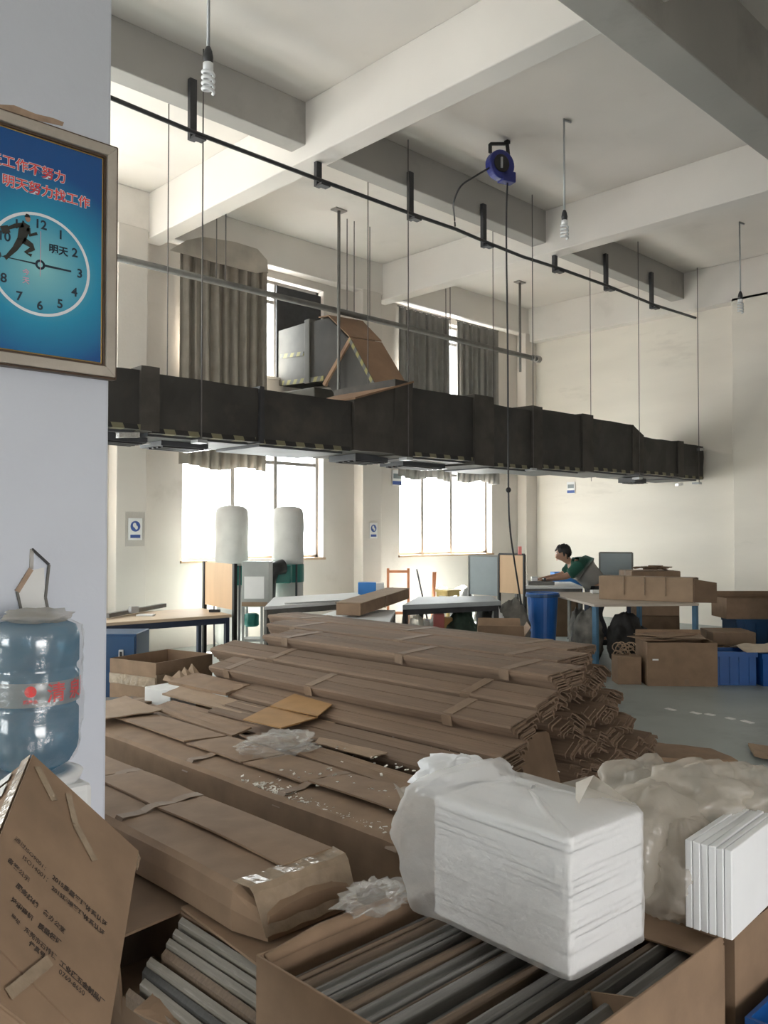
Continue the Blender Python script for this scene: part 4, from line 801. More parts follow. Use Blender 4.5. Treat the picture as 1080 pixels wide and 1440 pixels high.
# carton of pale mouldings under the taped long carton
t = thing('torn_carton', 'torn open carton of pale mouldings under the taped long carton', 'carton', (1.6, 2.6, 0))
MB().box(1.44, 1.86, 1.95, 4.2, 0, .34).build('body', 'kraft_dark', t, bevel=.008)
MB().add([(1.40, 1.90, .352), (1.87, 1.90, .352), (1.87, 2.42, .352), (1.44, 2.42, .352)], [(0, 1, 2, 3)]).build('top_flap', 'kraft', t, solid=.008)
MB().add([(1.22, 2.42, .325), (1.87, 2.44, .358), (1.87, 2.88, .358), (1.24, 2.86, .335)], [(0, 1, 2, 3)]).build('top_flap', 'kraft_dark', t, solid=.008)
MB().add([(1.22, 2.42, .325), (1.24, 2.86, .335), (1.27, 2.86, .02), (1.25, 2.42, .02)], [(0, 1, 2, 3)]).build('side_flap', 'kraft_dark', t, solid=.008)
for k, (x, r_, mm) in enumerate(((1.420, .010, 'strip_pale'), (1.398, .009, 'strip_pale'), (1.377, .010, 'strip_pale'), (1.352, .013, 'strip_brown'), (1.325, .012, 'strip_pale'), (1.302, .009, 'strip_dark'), (1.278, .013, 'strip_pale'), (1.254, .009, 'strip_brown'))):
    z = .305 - .022 * k; y0 = 1.84 + random.uniform(0, .03); y1 = 2.40 - random.uniform(0, .03)
    m = MB().prism([(x - r_, y0, z - .02), (x + r_, y0, z - .016), (x + r_, y0, z + .022), (x + r_ * .3, y0, z + .030), (x - r_ * .5, y0, z + .022), (x - r_, y0, z + .016)], (random.uniform(-.008, .008), y1 - y0, 0)).build('pale_profile', mm, bevel=.001)
    tag(m, {'strip_pale': 'pale moulding strip sticking out of the torn carton by the open box', 'strip_brown': 'brown moulding strip among pale ones in the torn carton', 'strip_dark': 'dark moulding strip among pale ones in the torn carton'}[mm], 'strip', 'mouldings in the torn carton')
for k in range(2): tag(MB().box(1.24, 1.435, 1.86 + k * .38, 2.2 + k * .38, .0, .16 - k * .01).build('wood_block', 'kraft_dark', bevel=.005), ['brown packing block under the pale mouldings, nearer the open box', 'brown packing block under the pale mouldings, farther from the open box'][k], 'block')
sheet('loose_sheet', 'small brown sheet on the floor between printed carton and mouldings', 'cardboard', [U(188, 1424, Z=.18), U(248, 1366, Z=.20), U(288, 1396, Z=.19), U(250, 1450, Z=.17)], 'kraft', .006)
sheet('loose_sheet', 'dark sheet lying beside the open box of strips, under the mouldings', 'cardboard', [U(280, 1400, Z=.14), U(362, 1430, Z=.12), U(362, 1520, Z=.10), U(250, 1480, Z=.12)], 'kraft_dark', .006)
# ------------------------------------------------------------------ open box of strips
RIM = .45; BL = U(360, 1343, Z=RIM); BR = U(1019, 1313, Z=RIM)
bx_0, bx_1, by_0, by_1 = BL.x, BR.x, BR.y, BL.y
t = thing('open_carton', 'large open carton full of grey moulding strips, lowest in the picture', 'carton', ((bx_0 + bx_1) / 2, (by_0 + by_1) / 2, 0))
th = .008
MB().box(bx_0, bx_1, by_0, by_1, .002, .012).build('bottom', 'kraft_dark', t)
MB().box(bx_0, bx_0 + th, by_0, by_1, .012, RIM).build('wall_panel', 'kraft', t, bevel=.002); MB().box(bx_1 - th, bx_1, by_0, by_1, .012, RIM - .03).build('wall_panel', 'kraft', t, bevel=.002)
MB().box(bx_0 + th, bx_1 - th, by_1 - th, by_1, .012, RIM).build('wall_panel', 'kraft', t, bevel=.002); MB().box(bx_0 + th, bx_1 - th, by_0, by_0 + th, .012, RIM).build('wall_panel', 'kraft', t, bevel=.002)
MB().tube([(bx_0 + .02, by_1 - .018, RIM - .012), (bx_0 + .2, by_1 - .02, RIM + .002), (bx_0 + .45, by_1 - .02, RIM - .002), (bx_1 - .05, by_1 - .02, RIM - .01)], [.014, .022, .02, .016], 10).build('rolled_flap', 'kraft', t, smooth=True)
fx = U(849, 1383, Z=RIM).x
MB().add([(fx, by_0 + .004, RIM), (fx + .02, by_0 + .16, RIM - .05), (fx + .03, by_0 + .16, RIM - .14), (fx, by_0 + .004, RIM - .12)], [(0, 1, 2, 3)]).build('inner_flap', 'kraft', t, solid=.006)
MB().add([(bx_1 - .004, by_0, RIM - .02), (bx_1 - .10, by_0 + .02, RIM - .035), (bx_1 - .12, by_1 - .1, RIM - .06), (bx_1 - .004, by_1 - .06, RIM - .02)], [(0, 1, 2, 3)]).build('inner_flap', 'kraft', t, solid=.006)
yy = by_0 + .03; k = 0; rs = random.Random(11)
LBS = {'strip_grey': 'grey moulding strip lying in the large open carton', 'strip_dark': 'black moulding strip lying in the large open carton', 'strip_brown': 'brown moulding strip lying in the large open carton'}
while yy < by_1 - .05:
    w_s = rs.choice((.012, .015, .018, .024, .034)); zt = RIM - rs.choice((.045, .052, .065, .085)); mm = rs.choice(('strip_grey', 'strip_grey', 'strip_dark', 'strip_brown', 'strip_brown'))
    xa, xb = bx_0 + .03 + rs.uniform(0, .03), bx_1 - .05 - rs.uniform(0, .05)
    a, b = yy, yy + w_s; zb = .30; hw_ = rs.uniform(.3, .6)
    m = MB().prism([(xa, a, zb), (xa, b, zb), (xa, b, zt - .006), (xa, b - w_s * .2, zt), (xa, a + w_s * hw_, zt), (xa, a + w_s * .15, zt - .012), (xa, a, zt - .016)], (xb - xa, rs.uniform(-.008, .008), 0)).build('profile_strip', mm, bevel=.0015)
    tag(m, LBS[mm], 'strip', 'moulding strips in the open carton'); yy += w_s + rs.choice((.003, .005, .012)); k += 1
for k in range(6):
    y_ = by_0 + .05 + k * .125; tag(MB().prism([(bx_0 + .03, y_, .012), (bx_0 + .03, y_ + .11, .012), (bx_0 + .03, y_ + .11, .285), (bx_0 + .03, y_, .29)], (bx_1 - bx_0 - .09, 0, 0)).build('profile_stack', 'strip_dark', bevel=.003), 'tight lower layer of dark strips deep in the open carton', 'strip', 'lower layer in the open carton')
# second carton to the side of it
BX2 = bx_1 + .03; carton_open('open_carton', 'brown carton under the second foam bundle at the picture corner', 'carton', TR(BX2 + .36, by_0 + .27, 0, 0), .70, .56, .44, 'kraft', ())
o = MB().box(BX2 + .03, BX2 + .68, by_0 + .02, by_0 + .52, .012, .43).build('carton_filling', 'kraft_dark'); tag(o, 'brown packed cardboard filling the carton under the second foam bundle', 'cardboard')
bt = U(1075, 1440, Z=.25); carton_open('crate', 'blue crate corner at the lowest corner of the picture', 'crate', TR(bt.x + .22, bt.y - .1, 0, 0), .45, .3, .25, 'plastic_blue', (), th=.012)
# ------------------------------------------------------------------ foam bundles in bags
def foam_bundle(label, x0, y0, sx, sy, z0, z1, n_, axis, seed, rz=0., group='bagged foam sheet bundles'):
    t = thing('foam_bundle', label, 'foam bundle', (x0, y0, z0), math.radians(rz), group); rr = random.Random(seed)
    for k in range(n_):
        j = lambda s=.0022: rr.uniform(-s, s)
        if axis == 'y': a = sy * k / n_; b = sy * (k + 1) / n_ - .001; MB().hexa([(x + j(), y + j(.0006), z + j(.003) * (z > 0)) for z in (0, z1 - z0) for y in (a, b) for x in (0, sx)]).build('foam_sheet', 'foam', t, bevel=.003, local=True)
        elif axis == 'z': a = (z1 - z0) * k / n_; b = (z1 - z0) * (k + 1) / n_ - .0008; MB().hexa([(x + j(), y + j(), z + j(.002)) for z in (a, b) for y in (0, sy) for x in (0, sx)]).build('foam_sheet', 'foam', t, bevel=.003, local=True)
        else: a = sx * k / n_; b = sx * (k + 1) / n_ - .002; zj = j(); MB().hexa([(x + j(.002), y + j(), z + j() * (z > 0)) for z in (0, z1 - z0) for y in (0, sy) for x in (a, b)]).build('foam_sheet', 'foam', t, bevel=.003, local=True)
    return t
c0 = U(801, 1376, Z=RIM + .012); fb = foam_bundle('white foam sheets in a milky bag lying across the open carton', c0.x, c0.y, .325, .47, RIM + .012, U(790, 1182, d=2.07).z, 19, 'z', 5, rz=-3)
sx, sy, sz = .325, .47, U(790, 1182, d=2.07).z - RIM - .012
def bagwall(u, v):       # wrapped round left/back/top of the block, loose toward the cartons
    th_ = u * 2 * math.pi; 
    return None
bag = MB(); nn_, mm_ = 56, 26
def bagpt(i, j):
    a = 2 * math.pi * i / nn_; v = j / mm_
    ca, sa = math.cos(a), math.sin(a); pw = .14
    x = sx / 2 + (sx / 2 + .010) * math.copysign(abs(ca) ** pw, ca); y = sy / 2 + (sy / 2 + .010) * math.copysign(abs(sa) ** pw, sa); z = -.004 + (sz + .012) * min(v / .72, 1)
    loose = max(0, sa) ** 2                        # the far end of the bag stands off the block
    y += loose * (.20 * (1 - abs(v / .72 - .55)) if v <= .72 else .10) + .020 * loose * fbm((ca * 3, v * 6, 0), 1.3, 2)
    x -= loose * .04 * max(0, -ca) * 2
    if v > .72:                                    # gathered top
        w = (v - .72) / .28; x = x + (sx * .5 - x) * w * .92; y = y + (sy * .62 - y) * w * .85; z = sz + .012 + .045 * math.sin(w * math.pi * .55) * (.5 + 1.1 * loose) + .02 * fbm((ca * 2, sa * 2, w * 3), 1.2, 8) * w
    c = (.012 * fbm((ca * 4, sa * 4, v * 7), 1.2, 6) + .006 * fbm((ca * 9, sa * 9, v * 16), 1.2, 7)); c = abs(c) * .6 if loose < .3 and v < .72 else c
    return (x + c * ca, y + c * sa, z + .4 * c)
bag.add([bagpt(i, j) for j in range(mm_ + 1) for i in range(nn_)], [(j * nn_ + i, j * nn_ + (i + 1) % nn_, (j + 1) * nn_ + (i + 1) % nn_, (j + 1) * nn_ + i) for j in range(mm_) for i in range(nn_)] + [tuple(mm_ * nn_ + i for i in range(nn_))])
bag.build('plastic_bag', 'film_bag', fb, smooth=True, local=True)
MB().grid(lambda u, v: (.02 + .22 * u, sy + .10 + .10 * v + .02 * math.sin(u * 6), .22 + .10 * v * (1 - u) + .03 * fbm((u * 3, v * 3, 0), 1.4, 3)), 10, 8).build('bag_fold', 'film_milky', fb, smooth=True, local=True)
pk_ = U(835, 1090, d=2.25) ; iv = PM[fb.name].inverted(); pk_ = iv @ pk_
MB().add([(sx * .5, .10, sz + .01), (sx + .008, .02, sz + .005), (sx + .01, .28, sz + .01), tuple(pk_), (sx * .72, .15, sz + .06)], [(0, 1, 4), (1, 2, 3), (1, 3, 4), (0, 4, 3)]).build('bag_peak', 'film_milky', fb, smooth=False, local=True)
wb = U(640, 1093, d=2.75); wh = blob(wb, (.15, .12, .06), 21, .35, 2.6, 36, 20, floor=.49); tag(wh.build('white_sack', 'foam', smooth=True), 'white printed plastic sack end behind the big foam bundle', 'sack')
ik = MB()
for k in range(9): p = U(618 + k * 4.2, 1083 + 2 * math.sin(k * 2.1), d=2.58); ik.obox(p, RIGHT * .004, (0, 0, .004 + .004 * (k % 3)), FLAT_F * .001)
blob_tail = U(527, 1262, Z=RIM + .03); tag(blob(blob_tail, (.11, .07, .035), 31, .6, 3.5, 36, 20, floor=RIM + .012).build('plastic_scrap', 'film_clear'), 'crumpled clear plastic hanging over the rolled carton rim', 'plastic bag')
c1 = U(1030, 1321, Z=.46); fb2 = foam_bundle('white upright foam sheets in a bag at the edge of the picture', c1.x, c1.y, .40, .13, .455, U(1028, 1188, d=2.33).z, 6, 'y', 6, rz=4)
blob((.16, .30, .16), (.24, .15, .17), 41, .22, 1.9, 48, 28, floor=.0, ridge=.3).build('plastic_bag', 'film_milky', fb2, smooth=True, local=True)
for px, py, d_, r, sd, lab in ((905, 1120, 2.9, (.16, .14, .13), 51, 'billowing milky plastic bag standing behind the two foam bundles'), (985, 1120, 2.75, (.20, .16, .10), 53, 'loose milky plastic bag draped above the second foam bundle'), (1060, 1118, 2.8, (.17, .15, .09), 54, 'crumpled milky bag at the picture edge above the upright foam sheets'), (958, 1215, 2.5, (.15, .14, .15), 55, 'round crumpled clear bag squeezed between the two foam bundles')):
    p = U(px, py, d=d_); o = blob(p, r, sd, .30, 1.9, 60, 36, ridge=.35).build('plastic_bag', 'film_milky', smooth=True); tag(o, lab, 'plastic bag')
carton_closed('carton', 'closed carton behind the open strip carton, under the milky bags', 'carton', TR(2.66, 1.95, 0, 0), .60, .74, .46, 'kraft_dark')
# ================================================================== middle distance
def table(name, label, corners, z, th, mtop, mleg, legs=True, apron=True, leg_w=.04, group=None):
    """corners going round, in world XY"""
    cs = [Vector((c[0], c[1], 0)) for c in corners]; ctr = sum(cs, Vector()) / 4; t = thing(name, label, 'table', ctr, 0, group)
    MB().prism([c + Vector((0, 0, z - th)) for c in cs], (0, 0, th)).build('tabletop', mtop, t, bevel=.004)
    ins = [c + (ctr - c).normalized() * .05 for c in cs]
    if apron:
        for a, b in zip(ins, ins[1:] + ins[:1]): MB().bar(a + Vector((0, 0, z - th - .03)), b + Vector((0, 0, z - th - .03)), .03, .055).build('apron_rail', mleg, t)
    if legs:
        for c in ins:
            l = MB().box(c.x - leg_w / 2, c.x + leg_w / 2, c.y - leg_w / 2, c.y + leg_w / 2, .01, z - th).build('leg', mleg, t)
            MB().box(c.x - leg_w * .6, c.x + leg_w * .6, c.y - leg_w * .6, c.y + leg_w * .6, 0, .012).build('foot', 'black', l)
    return t
# ---- table by the column with the wooden screen
tz = .75; a, b, c_, d_ = U(222, 871, Z=tz), U(326, 864, Z=tz), U(284, 855, Z=tz), U(150, 861, Z=tz)
e_ = b - c_; far = a - e_ * 1.0
lt_dir = (a - b).normalized(); back = (c_ - b)
table('work_table', 'tan work table with navy steel legs beside the column', [b + lt_dir * 1.55, b, b + back, b + lt_dir * 1.55 + back], tz, .03, 'table_tan', 'steel_navy')
t = thing('wood_screen', 'tan wooden screen panel between two black posts at the table end', 'screen', (b + c_) / 2 - Vector((0, 0, tz)))
s0, s1 = b + lt_dir * -.03, c_ + lt_dir * -.03
for p in (s0, s1): MB().box(p.x - .018, p.x + .018, p.y - .018, p.y + .018, 0, 1.25).build('post', 'black', t)
n1 = (s1 - s0).normalized()
MB().hexa([s0 + n1 * .02 + Vector((0, 0, z - tz)) + o for z in (.79, 1.245) for o in (Vector((-.006, -.006, 0)), Vector((.006, .006, 0)))] and [q for z in (.79, 1.245) for q in [Vector((p.x + k, p.y + k, z)) for k in (-.006, .006) for p in (s0 + n1 * .02, s1 - n1 * .02)]]).build('panel', 'wood_panel', t)
bar0, bar1 = U(150, 866, Z=tz + .03), U(231, 851, Z=tz + .03); t = thing('fence_rail', 'grey steel guide rail lying on the tan table beside the column', 'rail', (bar0 + bar1) / 2)
MB().bar(bar0, bar1, .05, .04).build('rail_bar', 'metal_grey', t); q = U(188, 857, Z=tz + .06); MB().obox(q, (.04, 0, 0), (0, .03, 0), (0, 0, .03)).build('clamp', 'galv', t)
q = U(302, 861, Z=tz); tag(MB().obox(q + Vector((0, 0, .015)), RIGHT * .055, FLAT_F * .025, (0, 0, .014)).build('black_tool', 'black', bevel=.004), 'small black block lying on the tan table near the wooden screen', 'tool')
sl = U(205, 866, Z=tz); tag(MB().obox(sl + Vector((0, 0, .008)), RIGHT * .08, FLAT_F * .05, (0, 0, .007)).build('paper_scrap', 'paper'), 'white paper scraps on the corner of the tan table', 'paper')
# blue cabinet under/before the table
cb0 = U(177, 875, d=7.3); t = thing('blue_cabinet', 'dark blue steel cabinet standing between the column and the tan table', 'cabinet', (cb0.x, cb0.y, 0), YAW - math.pi / 2)
MB().box(-.30, .155, -.22, .18, .02, .71).build('body', 'plastic_blue_dark', t, bevel=.008, local=True); MB().box(-.29, .145, -.232, -.22, .05, .69).build('door', 'plastic_blue_dark', t, bevel=.004, local=True)
h = MB().box(.015, .055, -.245, -.232, .50, .58).build('lock_plate', 'galv', t, bevel=.003, local=True); MB().box(.025, .045, -.25, -.245, .515, .565).build('keyhole', 'black', h, local=True)
# open carton in front of it
k0 = U(228, 935, d=6.9); t = carton_open('open_carton', 'open brown carton with shiny tape standing beside the blue cabinet', 'carton', TR(k0.x, k0.y, 0, 14), .62, .52, U(216, 930, d=6.6).z, 'kraft', (), th=.008)
MB().box(-.31, .10, -.2665, -.2605, .30, .46).build('tape', 'tape_clear', t, local=True); MB().box(-.3165, -.3105, -.26, .26, .36, .44).build('tape', 'tape_clear', t, local=True)
k1 = U(240, 985, d=6.2); t2 = carton_closed('small_box', 'small pale wrapped box in front of the open carton', 'box', TR(k1.x, k1.y, 0, 20), .28, .22, U(240, 966, d=6.2).z, 'paper', tape=False, jitter=.02)
k2 = U(180, 985, d=6.1); carton_closed('carton', 'low carton beside the small wrapped box, next to the column', 'carton', TR(k2.x - .05, k2.y, 0, 10), .40, .30, .34, 'kraft_dark')
k3 = U(157, 975, d=5.6); tag(MB().obox((k3.x, k3.y, .22), RIGHT * .10, FLAT_F * .15, (0, 0, .22)).build('black_case', 'black', bevel=.01), 'black case on the floor right beside the white column', 'case')
# ---- dust collectors
def dust_collector(px, d, label, wpx=46, ytop=711, yb0=795, yb1=822, intake=False):
    r = wpx / 2 * d / F; c = U(px, 750, d=d); t = thing('dust_collector', label, 'dust collector', (c.x, c.y, 0), 0, 'dust collectors by the window'); z = lambda y: U(px, y, d=d).z
    zt, z1, z2 = z(ytop), z(yb0), z(yb1)
    up = [(r * .97, z1)] + [(r * (1 + .02 * math.sin(k * 1.3)), z1 + (zt - .10 - z1) * k / 8) for k in range(1, 9)] + [(r * .93, zt - .05), (r * .72, zt - .015), (r * .3, zt), (.01, zt)]
    MB().lathe(up, (c.x, c.y, 0), 32).build('filter_bag', 'bag_fabric', t, smooth=True)
    MB().box(c.x - .002, c.x + .002, c.y - r * 1.005, c.y - r * .98, z1, zt - .08).build('seam', 'bag_fabric', t)
    MB().lathe([(r * .99, z2), (r * 1.03, z2 + .005), (r * 1.03, z1 - .005), (r * .99, z1)], (c.x, c.y, 0), 32).build('drum', 'green_steel', t, smooth=False)
    MB().lathe([(.01, .05), (r * .7, .06), (r * .95, .10), (r * 1.0, .2), (r * .98, z2)], (c.x, c.y, 0), 32).build('waste_bag', 'bag_fabric', t, smooth=True)
    for k in range(3):
        a = k * 2.1 + .4; MB().tube([(c.x + r * 1.02 * math.cos(a), c.y + r * 1.02 * math.sin(a), 0), (c.x + r * 1.03 * math.cos(a), c.y + r * 1.03 * math.sin(a), z1)], .014, 8).build('leg', 'metal_dark', t)
    MB().lathe([(r * .9, 0), (r * .9, .045), (r * .5, .05)], (c.x, c.y, 0), 24).build('base', 'metal_dark', t)
    return t, c, r, z1, z2
dust_collector(326, 11.4, 'dust collector with white filter bags behind the wooden screen')
dc, c, r, z1, z2 = dust_collector(405, 11.5, 'dust collector with white filter bag and green drum behind the white table', 44, 712, 793, 818)
MB().obox((c.x - .28, c.y - .12, (z1 + z2) / 2), RIGHT * .20, FLAT_F * .10, (0, 0, (z1 - z2) / 2)).build('blower_housing', 'green_steel', dc, bevel=.02)
q = [U(398, 797, d=11.1), U(384, 800, d=11.0), U(377, 815, d=11.0), U(374, 845, d=11.0)]; MB().tube(q, [.10, .10, .11, .12], 16).build('intake_hose', 'black', dc, smooth=True)
# grey machine cabinet between them
mc = U(362, 850, d=10.3); t = thing('machine_cabinet', 'grey machine cabinet with white notice between the two dust collectors', 'machine', (mc.x, mc.y, 0), YAW - math.pi / 2)
mw = 19 * 10.3 / F; zt = U(362, 789, d=10.3).z
zm = U(362, 852, d=10.3).z
MB().box(-mw, mw, -.16, .16, zm, zt).build('upper_box', 'machine_grey', t, bevel=.008, local=True); MB().box(-mw + .03, mw - .06, -.168, -.16, zm + .10, zt - .18).build('notice', 'paper', t, local=True)
MB().box(-mw, mw - .02, -.165, -.15, zm + .01, zm + .06).build('worn_edge', 'kraft_pale', t, local=True)
for x in (-mw + .015, mw - .09, mw - .02):
    for y in (-.14, .14): MB().box(x - .015, x + .015, y - .015, y + .015, 0, zm).build('leg', 'machine_grey', t, local=True)
MB().box(-mw, mw, -.14, .14, .25, .28).build('shelf', 'machine_grey', t, local=True); MB().lathe([(.07, .42), (.09, .44), (.09, .56), (.06, .58)], (-.07, 0, 0), 16).build('motor', 'green_steel', t, local=True, smooth=True)
# ---- long white topped tables in the middle
def tq(z, *pts): return [U(x, y, Z=z) for x, y in pts]
table('work_table', 'long work table with a white top behind the pile of strips', tq(.80, (372, 853), (530, 842), (520, 832), (385, 840)), .80, .035, 'table_white', 'metal_grey')
table('work_table', 'low white table directly behind the pile, beside the grey machine', tq(.74, (430, 871), (545, 880), (556, 858), (480, 856)), .74, .03, 'table_white', 'metal_grey')
table('work_table', 'long grey table in front of the farther window', tq(.80, (566, 851), (704, 845), (690, 838), (588, 839)), .80, .05, 'table_grey', 'metal_dark')
sheet('white_sheet', 'curled white sheets spread on the long white table', 'paper', [p + Vector((0, 0, .01)) for p in tq(.80, (400, 850), (520, 843), (500, 836), (420, 840))], 'paper', .006)
q = U(522, 836, Z=.80); t = thing('tape_box', 'blue and white box standing at the end of the white table', 'box', q, YAW - math.pi / 2)
MB().box(-.16, .06, -.08, .08, .0, .15).build('blue_case', 'plastic_blue_light', t, bevel=.005, local=True); MB().box(.062, .16, -.08, .08, 0, .14).build('white_case', 'paper', t, bevel=.005, local=True)
q = U(545, 839, Z=.80); tag(blob(q + Vector((.05, 0, .05)), (.12, .08, .05), 61, .4, 3, 24, 14, floor=.80).build('dark_cloth', 'sack_dark', smooth=True), 'dark cloth bundle beside the blue and white box', 'cloth')
# long pale carton lying obliquely on the table
t = thing('long_box', 'long open-ended pale carton lying across the white tables', 'carton', U(540, 866, Z=.76))
A_, B_ = U(507, 866, Z=.76), U(575, 842, Z=.80); ux = (B_ - A_).normalized(); wx_ = Vector((-ux.y, ux.x, 0)) * .25
hz = Vector((0, 0, .115)); 
MB().hexa([A_, B_, A_ + wx_, B_ + wx_, A_ + hz, B_ + hz, A_ + wx_ + hz, B_ + wx_ + hz]).build('body', 'kraft', t, bevel=.004)
MB().hexa([p + Vector((0, 0, .003)) for p in (A_ + hz - wx_ * .06, B_ + hz - wx_ * .06, A_ + wx_ * 1.04 + hz, B_ + wx_ * 1.04 + hz, A_ + hz * 1.05 - wx_ * .06, B_ + hz * 1.05 - wx_ * .06, A_ + wx_ * 1.04 + hz * 1.05, B_ + wx_ * 1.04 + hz * 1.05)]).build('top_flap', 'kraft_pale', t)
m_ = (A_ * .55 + B_ * .45); MB().bar(m_ - wx_ * .02, m_ + hz - wx_ * .02 + ux * .05, .006, .03).build('tape', 'tape', t)
# clutter under the window: bags, sacks, cartons
def lump(px, py, d, r, m, seed, label, cat='sack', amp=.3, name='sack'):
    p = U(px, py, d=d); o = blob((p.x, p.y, r[2]), r, seed, amp, 2.4, 28, 18, floor=0).build(name, m, smooth=True); return tag(o, label, cat)
lump(650, 866, 9.6, (.20, .20, .33), 'sack_green', 71, 'dark green sack standing below the long grey table')
lump(612, 866, 9.8, (.16, .16, .30), 'paper', 72, 'pale sack with goods below the long grey table')
lump(583, 870, 9.4, (.20, .18, .33), 'film_milky', 73, 'clear bag of plastic beside the long pale carton', 'plastic bag', .35, 'plastic_bag')
lump(685, 862, 10.2, (.15, .15, .36), 'sack_dark', 74, 'dark sack squeezed below the grey screen')
lump(722, 850, 10.1, (.20, .18, .38), 'sack_grey', 75, 'large grey-green sack below the tan screen panel')
lump(700, 866, 9.7, (.10, .10, .33), 'paper', 76, 'narrow pale sack between the grey and dark sacks')
q = U(617, 862, d=9.4); tag(MB().obox((q.x, q.y, .33), RIGHT * .06, FLAT_F * .05, (0, 0, .33)).build('pink_packet', 'pink', bevel=.01), 'pink packet standing among the pale sacks', 'packet')
q = U(630, 862, d=9.6); tag(MB().obox((q.x, q.y, .30), RIGHT * .05, FLAT_F * .05, (0, 0, .30)).build('yellow_packet', 'yellow_stuff', bevel=.01), 'yellow packet standing next to the green sack', 'packet')
q = U(703, 880, d=7.9); carton_open('open_carton', 'open brown carton with spread flaps behind the top of the pile', 'carton', TR(q.x, q.y, 0, 40), .52, .42, .62, 'kraft', (('-y', 35, .10), ('+x', 25, .12), ('-x', 30, .12)), th=.008)
q = U(560, 815, d=13.3); t = thing('orange_cart', 'orange hand cart lit by the sun beside the farther window', 'cart', (q.x, q.y, 0), YAW - math.pi / 2)
for x in (-.16, .16): MB().box(x - .02, x + .02, -.02, .02, .05, 1.0).build('upright', 'orange_stuff', t, local=True)
for z in (.3, .6, .95): MB().box(-.16, .16, -.02, .02, z - .02, z + .02).build('crossbar', 'orange_stuff', t, local=True)
MB().box(-.18, .18, -.25, .05, .03, .07).build('toe_plate', 'orange_stuff', t, local=True)
for x in (-.2, .2): MB().prism([(x - .02, .1 + .09 * math.cos(k), .09 + .09 * math.sin(k)) for k in [i * math.pi / 8 for i in range(16)]], (.04, 0, 0)).build('wheel', 'black', t, local=True)
a, b = U(586, 800, d=13.6), U(606, 836, d=12.6); tag(MB().tube([a, (b.x, b.y, .02)], .014, 8).build('leaning_stick', 'metal_dark', smooth=True), 'thin stick leaning against the sill of the farther window', 'stick')
a, b = U(611, 805, d=13.8), U(607, 836, d=13.2); tag(MB().bar((a.x, a.y, a.z), (b.x, b.y, .01), .06, .03).build('wood_batten', 'orange_stuff'), 'orange-brown batten standing below the farther window', 'batten')
q = U(630, 830, d=12.9); table('stool', 'small yellow stool standing in the sun below the farther window', [Vector((q.x + dx, q.y + dy, 0)) for dx, dy in ((-.16, -.13), (.16, -.13), (.16, .13), (-.16, .13))], U(630, 829, d=12.9).z, .03, 'yellow_stuff', 'yellow_stuff', leg_w=.03)
for px, Yp, r, sd, lab in ((622, 9.30, (.24, .20, .34), 91, 'white woven sack in the sun below the farther window, next to the batten'), (650, 9.30, (.22, .20, .32), 92, 'white woven sack in the sun behind the long grey table')):
    p = U(px, 830, Y=Yp); tag(blob((p.x, p.y, r[2]), r, sd, .22, 2., 28, 18, floor=0).build('white_sack', 'paper', smooth=True), lab, 'sack')  # sacks added so sunlit white stands in for the glow below the window
# screens
def screen(px0, px1, d0, d1, ytop, ybot, m, label, frame='metal_dark', legs=True):
    a, b = U(px0, 750, d=d0), U(px1, 750, d=d1); zt, zb = U(px0, ytop, d=d0).z, U(px0, ybot, d=d0).z; a.z = b.z = 0; t = thing('screen_panel', label, 'screen', (a + b) / 2, 0, 'table screens'); u_ = (b - a).normalized(); n_ = Vector((-u_.y, u_.x, 0))
    MB().obox((a + b) / 2 + Vector((0, 0, (zt + zb) / 2)), (b - a) / 2, n_ * .008, (0, 0, (zt - zb) / 2)).build('panel', m, t)
    for p in (a, b): MB().obox(p + Vector((0, 0, zt / 2)), u_ * .012, n_ * .015, (0, 0, zt / 2)).build('post', frame, t)
    MB().obox((a + b) / 2 + Vector((0, 0, zt)), (b - a) / 2, n_ * .012, (0, 0, .012)).build('top_rail', frame, t); return t
screen(660, 701, 11.6, 11.2, 781, 835, 'panel_grey', 'grey screen panel standing on the long grey table', 'metal_grey')
scr = screen(702, 737, 11.0, 10.7, 779, 833, 'wood_panel', 'tan screen panel with dark frame next to the grey one', 'black')
MB().obox(U(731, 774, d=10.72), RIGHT * .02, FLAT_F * .02, (0, 0, .05)).build('red_clip', 'pink', scr)
t = screen(843, 889, 13.2, 13.0, 777, 826, 'panel_grey', 'grey screen panel standing behind the bent worker', 'metal_grey')
# ---- blue bin and worker's table
q = U(763, 850, d=10.35); t = thing('blue_bin', 'tall blue plastic bin in front of the worker\'s table', 'bin', (q.x, q.y, 0)); zt = U(767, 833, d=10.35).z
MB().lathe([(.135, .0), (.14, .01), (.188, zt - .04), (.20, zt - .03), (.20, zt), (.18, zt), (.13, .03), (.0, .03)], (q.x, q.y, 0), 28).build('body', 'plastic_blue', t, smooth=False)
MB().lathe([(.19, zt - .055), (.208, zt - .05), (.208, zt - .02), (.19, zt - .015)], (q.x, q.y, 0), 28).build('rim_band', 'plastic_blue_dark', t)
mt = [VL(1.86, 11.35), VL(2.66, 11.35), VL(2.75, 12.5), VL(1.92, 12.5)]
table('work_table', 'white-topped work table in front of the bent worker', mt, .84, .03, 'table_white', 'metal_grey')
q = VL(2.14, 11.75, .84); t = thing('hand_press', 'grey hand tool on the worker\'s table under his hands', 'tool', q, YAW - math.pi / 2)
MB().box(-.16, .20, -.12, .12, 0, .05).build('base_plate', 'metal_grey', t, bevel=.004, local=True); MB().box(-.10, -.02, -.05, .05, .05, .11).build('block', 'galv', t, bevel=.004, local=True); MB().box(.06, .10, -.04, .04, .05, .09).build('block', 'metal_dark', t, bevel=.004, local=True)
